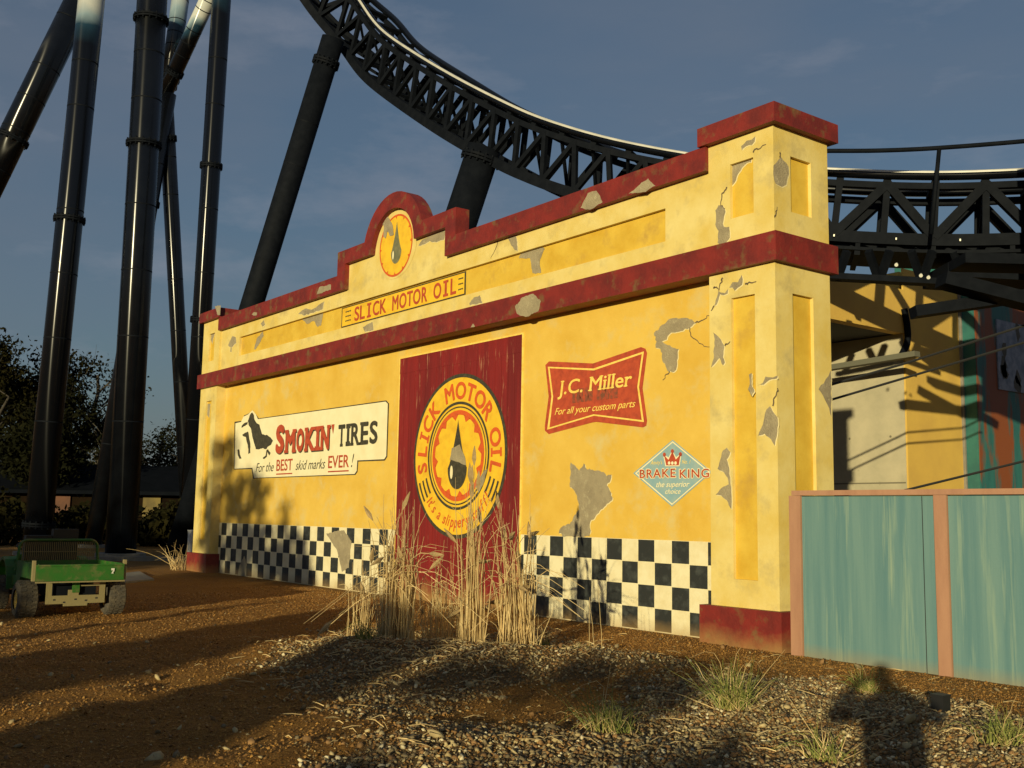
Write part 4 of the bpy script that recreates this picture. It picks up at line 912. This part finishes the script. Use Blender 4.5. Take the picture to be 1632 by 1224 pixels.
# ------------------------------------------------------------------ litter and a few larger stones
mb = MB(); R = random.Random(91)
for i in range(700):
    px = (R.gauss(700,130), R.gauss(1050,28)) if i < 450 else (R.uniform(450,1600), R.uniform(1020,1215)); g = onZ(*px)
    if g.y > -.15: continue
    a_ = R.uniform(0,6.283); L_ = R.uniform(.04,.22); d = V(math.cos(a_)*L_, math.sin(a_)*L_, R.uniform(-.01,.03)); p = V(g.x, g.y, hz(g.x, g.y)+.018)
    mb.tube([p, p+d*.5+V(0,0,R.uniform(0,.02)), p+d], [.004,.004,.002], 3, 0, False)
tag(mb.build('plant_litter', M['straw'], fix=False), 'dead straw litter lying on the gravel round the dry grass', 'litter', kind='stuff')
P = np.array([tuple(onZ(R.uniform(0,1632), R.uniform(960,1220)))[:2] for i in range(260)]); P = P[P[:,1] < -.3]
stones('loose_stones', P, .018, .045, [M['st1'],M['st2'],M['st3']], [.25,.4,.35], 'larger loose stones scattered over the soil and gravel')
# ------------------------------------------------------------------ small ground things
g = onZ(1500,1140); bx = MB(); bx.box(g.x-.055,g.x+.055,g.y-.055,g.y+.055,-.05,.13); bx.box(g.x-.062,g.x+.062,g.y-.062,g.y+.062,.13,.145)
zz = hz(g.x, g.y); 
for i, v in enumerate(bx.v): bx.v[i] = (v[0], v[1], v[2]+zz)
tag(bx.build('ground_box', M['blackbox'], loc=(g.x,g.y,zz)), 'small square black box set in the gravel by the hoarding', 'box')
g = onZ(301,896); tag(MB().tube([(g.x,g.y,-.1),(g.x,g.y,.95)], .075, 14).tube([(g.x,g.y,.95),(g.x,g.y,.99)], .09, 14).build('marker_post', M['pvc'], loc=(g.x,g.y,0), smooth=False), 'short white plastic post beside the left end pier', 'post')
P = [onZ(x, y) for x, y in ((196,916),(222,913),(246,926),(200,930))]; P = [V(p.x, p.y, hz(p.x, p.y)) for p in P]
mb = MB(); c_ = sum((p for p in P), V(0,0,0))/4; zz = max(p.z for p in P)
mb.v = []; mb.add([V(p.x,p.y,zz+.03) for p in P]+[V(p.x,p.y,-.1) for p in P], [(0,1,2,3),(0,4,5,1),(1,5,6,2),(2,6,7,3),(3,7,4,0)]); tag(mb.build('concrete_slab', M['pale'], loc=tuple(c_)), 'pale concrete slab on the soil right of the green utility vehicle', 'slab')
mb = MB(); a_, b_ = onZ(-40,897), onZ(300,893); mb.beam(a_+V(0,0,.06), b_+V(0,0,.06), .15, .16); struct(mb.build('kerb', M['pale']))

# ------------------------------------------------------------------ utility vehicle (rear towards the camera, heading -X)
gl, gr_ = onZ(38,985), onZ(177,977); xc = (gl.x+gr_.x)/2; y0c, y1c = gl.y, gr_.y; yc = (y0c+y1c)/2; hw = (y1c-y0c)/2
UV = root('utility_vehicle', (xc-1., yc, 0), 'green utility vehicle with open cargo bed parked on the soil', 'utility vehicle')
def P_(x, y, z): return V(xc-x, yc+y, z)       # x forward from the rear axle, y to the right of the picture
def vbox(mb, x0, x1, y0, y1, z0, z1, mi=0): mb.box(xc-x1, xc-x0, yc+y0, yc+y1, z0, z1, mi)
def wheel(x, y, r, wd):
    w_ = MB(); prof = [(-.5,.55),(-.5,.86),(-.42,.97),(-.2,1.0),(.2,1.0),(.42,.97),(.5,.86),(.5,.55)]; n_ = 36; vs = []
    for i in range(n_):
        q = 2*math.pi*i/n_
        for a_, rr_ in prof: vs.append(P_(x+math.cos(q)*r*rr_, y+a_*wd, r+math.sin(q)*r*rr_))
    k = len(prof); w_.add(vs, [(i*k+j, ((i+1)%n_)*k+j, ((i+1)%n_)*k+j+1, i*k+j+1) for i in range(n_) for j in range(k-1)])
    for i in range(24):
        for j, off in ((-1,0),(1,.5),(0,.25)):
            q = 2*math.pi*(i+off)/24; c = P_(x+math.cos(q)*r*1.0, y+j*wd*.27, r+math.sin(q)*r*1.0); rd = (c-P_(x, y+j*wd*.27, r)).normalized(); tg = V(rd.z, 0, -rd.x)
            w_.obox(c, tg*r*.06, V(0,wd*.12,0), rd*r*.035)
    wh = w_.build('wheel', M['tyre'], UV)
    m_ = MB()
    for sgn in (-1, 1): m_.tube([P_(x, y+sgn*wd*.30, r), P_(x, y+sgn*wd*.42, r)], [r*.5, r*.58], 24)
    m_.tube([P_(x, y-wd*.46, r), P_(x, y+wd*.46, r)], r*.16, 12); m_.build('rim', M['rim'], wh)
rw = .265; hw *= .965
wheel(0, -hw, rw, .28); wheel(0, hw, rw, .28); wheel(1.6, -hw-.02, .26, .22); wheel(1.6, hw-.02, .26, .22)
bw = .61
mb = MB(); vbox(mb, -.45, .75, -bw, bw, .56, .60); vbox(mb, -.45, .75, -bw, -bw+.03, .60, .79); vbox(mb, -.45, .75, bw-.03, bw, .60, .79); vbox(mb, .72, .75, -bw+.03, bw-.03, .60, .79); mb.build('cargo_bed', M['green'], UV)
mb = MB(); vbox(mb, -.50, -.455, -bw-.01, bw+.01, .545, .78); vbox(mb, -.515, -.50, -bw-.01, bw+.01, .758, .78); vbox(mb, -.515, -.50, -bw-.01, bw+.01, .545, .567)
tg = mb.build('tailgate', M['green'], UV)
mb = MB(); vbox(mb, -.53, -.5, -bw-.02, bw+.02, .52, .54); mb.build('bumper_edge', M['khaki'], tg)
mb = MB(); yy = bw-.16; mb.poly3([P_(-.5175, yy+a_, b_+.68) for a_, b_ in ((-.026,.036),(.026,.036),(.022,-.006),(.007,-.02),(.013,-.04),(-.02,-.04),(-.007,-.013),(.007,.006),(-.022,.006))]); mb.build('badge', M['lampwhite'], tg)
mb = MB()
for y in (-bw-.035, bw+.035): vbox(mb, -.47, -.40, y-.02, y+.02, .545, .84)
mb.build('bed_stake', M['khaki'], UV)
mb = MB(); pw2 = .42
vbox(mb, -.30, -.28, -pw2, pw2, .20, .32); vbox(mb, -.30, -.28, -pw2, -pw2+.08, .32, .52); vbox(mb, -.30, -.28, pw2-.08, pw2, .32, .52); vbox(mb, -.305, -.28, -.17, .17, .165, .20); vbox(mb, -.30, -.28, -.11, .04, .32, .40); vbox(mb, -.30, -.285, .04, pw2-.08, .45, .47)
for y, z in ((-.16,.22),(0,.26),(.15,.24),(.3,.27),(-.3,.26)): vbox(mb, -.302, -.30, y-.018, y+.018, z-.01, z+.012, 1)
hp = mb.build('hitch_plate', [M['khaki'], M['seam']], UV)
mb = MB(); vbox(mb, -.315, -.28, -.055, .045, .36, .52); mb.build('hitch_bracket', M['green'], hp)
mb = MB(); vbox(mb, -.25, 1.75, -.30, .30, .28, .46); mb.tube([P_(0,-hw,rw), P_(0,hw,rw)], .05, 10); mb.tube([P_(1.6,-hw,.26), P_(1.6,hw,.26)], .04, 10); mb.tube([P_(-.1,-.2,.3), P_(.4,-.2,.3)], .09, 12); vbox(mb, .1,.6,-.1,.25,.25,.5); mb.build('chassis', M['steel2'], UV)
mb = MB(); vbox(mb, .75, 1.4, -.55, .55, .40, .55); vbox(mb, 1.4, 1.95, -.52, .52, .42, .62)
hood = []
for z, s in ((.62,1.),(.78,.95),(.86,.8)): hood += [P_(1.4,-.52*s,z), P_(1.4,.52*s,z), P_(2.05,.46*s,z-.06), P_(2.05,-.46*s,z-.06)]
mb.add(hood, [(0,1,5,4),(1,2,6,5),(2,3,7,6),(3,0,4,7),(4,5,9,8),(5,6,10,9),(6,7,11,10),(7,4,8,11),(8,9,10,11)])
for sgn in (-1, 1):
    vs = []
    for i in range(9):
        q = math.pi*(.02+.96*i/8)
        for y_ in (sgn*(hw-.20), sgn*(hw+.0)): vs.append(P_(1.6+.38*math.cos(q), y_, .30+.52*math.sin(q)))
        for y_ in (sgn*(hw-.20), sgn*(hw+.0)): vs.append(P_(1.6+.35*math.cos(q), y_, .30+.48*math.sin(q)))
    mb.add(vs, [f for i in range(8) for f in ((i*4,i*4+1,i*4+5,i*4+4),(i*4+2,i*4+6,i*4+7,i*4+3),(i*4,i*4+4,i*4+6,i*4+2),(i*4+1,i*4+3,i*4+7,i*4+5))])
mb.build('body', M['green'], UV)
mb = MB(); rp = []; hb, zt3, cr_ = .585, 1.10, .12
rp = [P_(.78,-hb-.03,.64), P_(.78,-hb,.93)]+[P_(.78,-hb+cr_-cr_*math.cos(q), zt3-cr_+cr_*math.sin(q)) for q in np.linspace(.2,math.pi/2,5)]+[P_(.78,hb-cr_+cr_*math.sin(q), zt3-cr_+cr_*math.cos(q)) for q in np.linspace(0,1.4,5)]+[P_(.78,hb,.93), P_(.78,hb+.03,.64)]
mb.tube(rp, .022, 8); sc_ = mb.build('cab_screen', M['green'], UV)
mb = MB()
for k in range(38):
    y = -hb+.05+k*(2*hb-.1)/37; mb.tube([P_(.78,y,.66), P_(.78,y,zt3-.03)], .006, 4)
for z in (.76,.92): mb.tube([P_(.78,-hb,z), P_(.78,hb,z)], .006, 4)
mb.build('screen_bar', M['khaki'], sc_)
for y in (-.30, .10):
    mb = MB(); vbox(mb, .95, 1.4, y-.19, y+.19, .55, .68); seat = []
    mb.obox(P_(.90,y,.90 if y < 0 else .95), V(.07,0,0), V(0,.19,0), V(.03,0,.27 if y < 0 else .32)); mb.build('seat', M['plastic'], UV)
mb = MB(); mb.tube([P_(1.42,-.32,.62), P_(1.35,-.32,.98)], .02, 8)
mb.tube([P_(1.35+.17*math.cos(q)*.35, -.32+.17*math.sin(q), .99+.17*math.cos(q)*.9*.4) for q in np.linspace(0,6.283,20)], .015, 6); mb.build('steering_wheel', M['plastic'], UV)

# ------------------------------------------------------------------ trees and the shed at left
def leafcloud(mb, centres, n_per, size, spread, seed, mi=0):
    r_ = np.random.default_rng(seed); C = np.asarray(centres, float)
    n_ = len(C)*n_per; c = np.repeat(C, n_per, 0)+r_.normal(size=(n_,3))*np.array([spread,spread,spread*.7])
    a_ = r_.normal(size=(n_,3)); a_ /= np.linalg.norm(a_, axis=1)[:,None]; b_ = r_.normal(size=(n_,3)); b_ -= a_*(a_*b_).sum(1)[:,None]; b_ /= np.linalg.norm(b_, axis=1)[:,None]
    s = size*r_.uniform(.6,1.4,(n_,1)); v = np.stack([c-a_*s, c+b_*s*.55, c+a_*s, c-b_*s*.55], 1).reshape(-1,3)
    o = len(mb.v); mb.v += [tuple(x) for x in v]; mb.f += [(o+4*i, o+4*i+1, o+4*i+2, o+4*i+3) for i in range(n_)]; mb.m += [mi]*n_
def grow(mb, p, d, ln, rad, lv, R, tips, k=3, wig=.25, upb=.1):
    P = [p]; q = p.copy(); dd = d.copy()
    for i in range(4):
        dd = (dd+V(R.gauss(0,wig),R.gauss(0,wig),R.gauss(0,wig)*.6+upb)*.35).normalized(); q = q+dd*ln/4; P.append(q.copy())
        if lv <= 1: tips.append(q.copy())
    mb.tube(P, [rad*(1-.55*i/4) for i in range(5)], 6 if lv > 1 else 4, 0, False)
    if lv > 0:
        for j in range(k+(R.random() < .4)):
            t = R.randint(1, 4); b_ = P[t]; ax_ = V(R.gauss(0,1),R.gauss(0,1),R.gauss(0,.5)+.25).normalized()
            grow(mb, b_, (dd*.45+ax_*.75).normalized(), ln*R.uniform(.55,.75), rad*(1-.55*t/4)*.62, lv-1, R, tips, k, wig, upb)
def tree(name, label, cat, base, h, seed, leaf, n_leaf, lsize, spread, lv=3, k=3, group=None, trunk_f=.45, rad=None, squash=1., keep=1.):
    o = root(name, tuple(base), label, cat, group); R = random.Random(seed); mb = MB(); tips = []
    rad = rad or h*.022; b = Vector(base); top = b+V(R.uniform(-.03,.03)*h, R.uniform(-.03,.03)*h, h*trunk_f)
    mb.tube([b-V(0,0,.2), b.lerp(top,.5)+V(R.uniform(-.02,.02)*h,0,0), top], [rad*1.25, rad, rad*.75], 8, 0, False)
    for j in range(k+3):
        a_ = 6.283*j/(k+3)+R.uniform(-.4,.4); st_ = b.lerp(top, R.uniform(.55,1)); grow(mb, st_, V(math.cos(a_)*.75,math.sin(a_)*.75,R.uniform(.35,1.0)).normalized(), h*.30*R.uniform(.8,1.15), rad*.5, lv-1, R, tips, k)
    grow(mb, top, V(0,0,1), h*.36, rad*.7, lv-1, R, tips, k)
    mb.build('trunk', M['bark'], o, True, fix=False)
    if n_leaf:
        tips = [t for t in tips if R.random() < keep]; lf = MB(); leafcloud(lf, tips, n_leaf, lsize, spread, seed); lf.build('crown', leaf, o, fix=False)
    return o
def gpos(px, D): d = ray(px, 800); p = CAM+d*D; return V(p.x, p.y, 0)
TG = 'trees beyond the coaster columns'
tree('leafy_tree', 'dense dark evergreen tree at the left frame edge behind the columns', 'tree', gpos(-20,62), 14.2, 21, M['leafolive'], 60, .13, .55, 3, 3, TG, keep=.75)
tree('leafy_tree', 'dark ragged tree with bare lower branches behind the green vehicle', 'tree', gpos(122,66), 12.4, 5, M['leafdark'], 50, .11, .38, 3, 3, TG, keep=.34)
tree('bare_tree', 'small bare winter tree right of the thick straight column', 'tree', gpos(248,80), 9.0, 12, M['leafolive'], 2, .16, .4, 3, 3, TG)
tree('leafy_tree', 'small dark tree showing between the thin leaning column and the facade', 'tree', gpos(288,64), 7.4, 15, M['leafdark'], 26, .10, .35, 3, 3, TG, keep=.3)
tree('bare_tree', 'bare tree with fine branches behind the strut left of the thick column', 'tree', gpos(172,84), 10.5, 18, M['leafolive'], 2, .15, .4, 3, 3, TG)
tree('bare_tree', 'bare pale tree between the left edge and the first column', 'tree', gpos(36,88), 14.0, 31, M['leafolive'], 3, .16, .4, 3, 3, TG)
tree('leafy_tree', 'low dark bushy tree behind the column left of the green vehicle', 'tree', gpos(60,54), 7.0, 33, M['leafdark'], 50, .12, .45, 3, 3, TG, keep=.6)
SH = root('shed', tuple(gpos(190,58)), 'low dark roofed shed in shade behind the coaster columns', 'shed')
def spos(px, D, z): d = ray(px, 800); p = CAM+d*D; return V(p.x, p.y, z)
a0, a1, b0, b1 = spos(-70,55,0), spos(330,55,0), spos(-80,64,0), spos(345,64,0)
mb = MB(); mb.add([a0,a1,b1,b0,a0+V(0,0,2.7),a1+V(0,0,2.7),b1+V(0,0,2.7),b0+V(0,0,2.7)], [(0,1,5,4),(1,2,6,5),(2,3,7,6),(3,0,4,7)]); mb.build('wall', M['shedwall'], SH)
mb = MB(); e0, e1, r1_, r0_ = spos(-80,54,2.5), spos(342,54,2.5), spos(338,59,4.0), spos(-76,59,4.0); f0, f1 = spos(-88,65,2.5), spos(350,65,2.5)
mb.add([e0,e1,r1_,r0_,f0,f1]+[p-V(0,0,.18) for p in (e0,e1,r1_,r0_,f0,f1)], [(0,1,2,3),(3,2,5,4),(6,9,8,7),(9,10,11,8),(0,6,7,1),(4,5,11,10),(0,3,9,6),(1,7,8,2),(3,4,10,9),(2,8,11,5)]); mb.build('roof', M['roof'], SH)
for (xa, xb, za, zb_c, c) in ((80,112,1.35,2.25,(.10,.035,.012)),(228,256,.75,2.35,(.14,.10,.02)),(128,140,.6,1.7,(.06,.025,.012))):  # sunlit orange spots and a yellow patch put in as coloured boards
    p, q = spos(xa,54.9,za), spos(xb,54.9,za); d = V(0,0,zb_c-za); mb = MB(); n_ = (q-p).cross(d).normalized()*.03; mb.add([p+n_,q+n_,q+d+n_,p+d+n_,p-n_,q-n_,q+d-n_,p+d-n_], [(0,1,2,3),(7,6,5,4),(0,4,5,1),(1,5,6,2),(2,6,7,3),(3,7,4,0)]); mb.build('wall_patch', mat('wall_patch_tint', c, .8, tuple(x*.6 for x in c), 1.2), SH)
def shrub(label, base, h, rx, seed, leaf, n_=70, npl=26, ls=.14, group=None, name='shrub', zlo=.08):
    o = root(name, tuple(base), label, 'shrub', group); R = random.Random(seed); mb = MB(); C = []
    for i in range(n_):
        a_ = R.uniform(0,6.283); d = rx*math.sqrt(R.random()); zz = h*R.uniform(zlo,1)*(1-(.35 if zlo < .2 else .15)*(d/rx)**2); C.append((base[0]+d*math.cos(a_), base[1]+d*math.sin(a_), zz))
        if i % 6 == 0: mb.tube([V(base[0]+R.uniform(-.2,.2)*rx,base[1]+R.uniform(-.2,.2)*rx,-.1), V(base[0]+d*.5*math.cos(a_),base[1]+d*.5*math.sin(a_),zz*.6), V(*C[-1])], [.04,.025,.01], 5, 0, False)
    mb.build('stem', M['bark'], o, fix=False); lf = MB(); leafcloud(lf, C, npl, ls, rx*.16, seed); lf.build('foliage', leaf, o, fix=False); return o
SG = 'dark shrubs before the shed'
for k, (px, D, h, rx, lab) in enumerate([(10,46,2.2,1.8,'dark shrub at the left frame edge under the trees'),(95,50,1.6,1.6,'low dark shrub behind the green vehicle bed'),(160,50,1.9,1.6,'dark shrub between the two nearest columns, before the shed'),(240,48,1.5,1.5,'dark shrub before the yellow shed patch'),(285,47,2.0,1.3,'dark shrub tucked behind the white plastic post')]):
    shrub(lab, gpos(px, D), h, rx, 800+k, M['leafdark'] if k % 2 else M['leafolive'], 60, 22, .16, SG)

# ------------------------------------------------------------------ unseen plants and post behind the camera, casting the ground shade
qv = V(math.cos(math.radians(SUN_AZ)), -math.sin(math.radians(SUN_AZ)), 0); hv = V(math.sin(math.radians(SUN_AZ)), math.cos(math.radians(SUN_AZ)), 0)
def qa(q, al): p = qv*q+hv*al; return V(p.x, p.y, 0)
BG = 'hedge shrubs added behind the viewpoint for shade'
for k, (q, al, h, rx) in enumerate([(-7.0,-24,3.8,.55),(-6.35,-24,3.8,.5),(-4.25,-24,3.5,.5),(-3.7,-24,3.4,.45),(-2.0,-25,2.3,.7),(-.9,-25,2.6,.6),(-.1,-25,2.62,.5),(1.2,-25,2.3,.8),(2.9,-25,2.4,.9),(5.0,-25,2.45,1.2),(7.2,-25,2.4,1.3)]):  # shrubs added as casters, heights and gaps set by the wanted shadow bands
    shrub('hedge shrub added unseen behind the viewpoint to shade the ground', qa(q, al), h, rx, 900+k, M['leafdark'], 130, 60, .13, BG)
tag(MB().tube([qa(-9.,-22)-V(0,0,.2), qa(-9.,-22)+V(0,0,3.4)], .13, 10).build('timber_post', M['bark'], loc=tuple(qa(-9,-22))), 'timber post standing behind the viewpoint', 'post')
for k, (q, h, rx) in enumerate([(-14.9,8.1,1.0),(-13.5,7.2,.95),(-12.2,6.3,.9),(-11.2,5.5,.7)]):
    shrub('young tree with thin foliage behind the viewpoint', qa(q,-24), h, rx, 970+k, M['leafdark'], 70, 20, .13, 'trees behind the viewpoint', 'young_tree', .56)
o = root('bough', tuple(qa(-1.6,-24)), 'leafy bough added unseen behind the viewpoint to shade the mound', 'branch'); mb = MB(); C = []
R = random.Random(77)
for i in range(60): p = qa(-1.6+R.uniform(-1.3,1.2), -24+R.uniform(-.4,.4)); C.append((p.x, p.y, 2.76+R.uniform(-.10,.12)))  # added foliage, shaped to cast the dark band across the mound
mb.tube([qa(-3.3,-24)+V(0,0,2.6), qa(-1.6,-24)+V(0,0,2.76), qa(-.4,-24)+V(0,0,2.8)], [.05,.04,.015], 6); mb.build('stem', M['bark'], o)
lf = MB(); leafcloud(lf, C, 9, .10, .14, 78); lf.build('foliage', M['leafdark'], o, fix=False)
for k, (q, h) in enumerate([(-20,6.6),(-24,7.0),(-28.5,7.4),(-33,7.2),(-38,7.6)]):  # tree row added to shade the area beyond the columns
    shrub('tall bushy tree added unseen behind the viewpoint to shade the left', qa(q,-22), h, 2.3, 950+k, M['leafdark'], 150, 30, .2, 'trees behind the viewpoint', 'broad_tree')

# ------------------------------------------------------------------ photographer (casts the shadow in the gravel)
PR = root('person', (CAM.x, CAM.y, 0), 'person in a dark coat holding up a phone with both hands', 'person')
fh = V(fw.x, fw.y, 0).normalized(); sr = V(rt.x, rt.y, 0).normalized()
bpz = V(CAM.x, CAM.y, 0)-fh*.50
def bp_(f, s, z): return bpz+fh*f+sr*s+V(0,0,z)
sv, se, srad = [], [], []
def node(p, r, par=None):
    sv.append(p); srad.append(r)
    if par is not None: se.append((par, len(sv)-1))
    return len(sv)-1
pel = node(bp_(0,0,.95), .15); wst = node(bp_(.0,0,1.12), .18, pel); chs = node(bp_(.01,0,1.34), .20, wst); nk = node(bp_(.02,0,1.50), .06, chs)
hd0 = node(bp_(.05,0,1.60), .09, nk); hd1 = node(bp_(.06,0,1.70), .11, hd0); node(bp_(.05,0,1.80), .08, hd1)
for s in (-1, 1):
    hp_ = node(bp_(0,s*.10,.90), .105, pel); kn = node(bp_(.03,s*.13,.50), .065, hp_); an = node(bp_(0,s*.14,.09), .045, kn); node(bp_(.16,s*.15,.04), .04, an)
    sh = node(bp_(0,s*.20,1.43), .09, chs); el = node(bp_(.10,s*.44,1.34), .075, sh); wr = node(bp_(.36,s*.15,1.54), .045, el); pm = node(bp_(.42,s*.085,1.57), .032, wr)
    for f in range(5): t0 = node(bp_(.45,s*(.06+.004*f),1.54+.018*f), .009, pm); node(bp_(.455,s*(.025+.003*f),1.545+.018*f), .008, t0)
me = bpy.data.meshes.new('body'); o_ = V(CAM.x, CAM.y, 0); me.from_pydata([tuple(p-o_) for p in sv], se, []); me.materials.append(mat('dark_coat',(.03,.03,.035),.85))
pb = bpy.data.objects.new('body', me); COL.objects.link(pb); pb.parent = PR
sk = pb.modifiers.new('skin', 'SKIN')
for i, v in enumerate(me.skin_vertices[0].data): v.radius = (srad[i], srad[i])
me.skin_vertices[0].data[0].use_root = True
ss = pb.modifiers.new('sub', 'SUBSURF'); ss.levels = 1; ss.render_levels = 1
c = V(CAM.x, CAM.y, CAM.z)-fh*.05
ph = MB().obox(c, fh*.007, sr*.055, V(0,0,.028)); tag(ph.build('phone', M['blackbox'], loc=tuple(c)), 'black phone held up in front of the face', 'phone')
for o in bpy.data.objects:
    if '_w' in o: del o['_w']
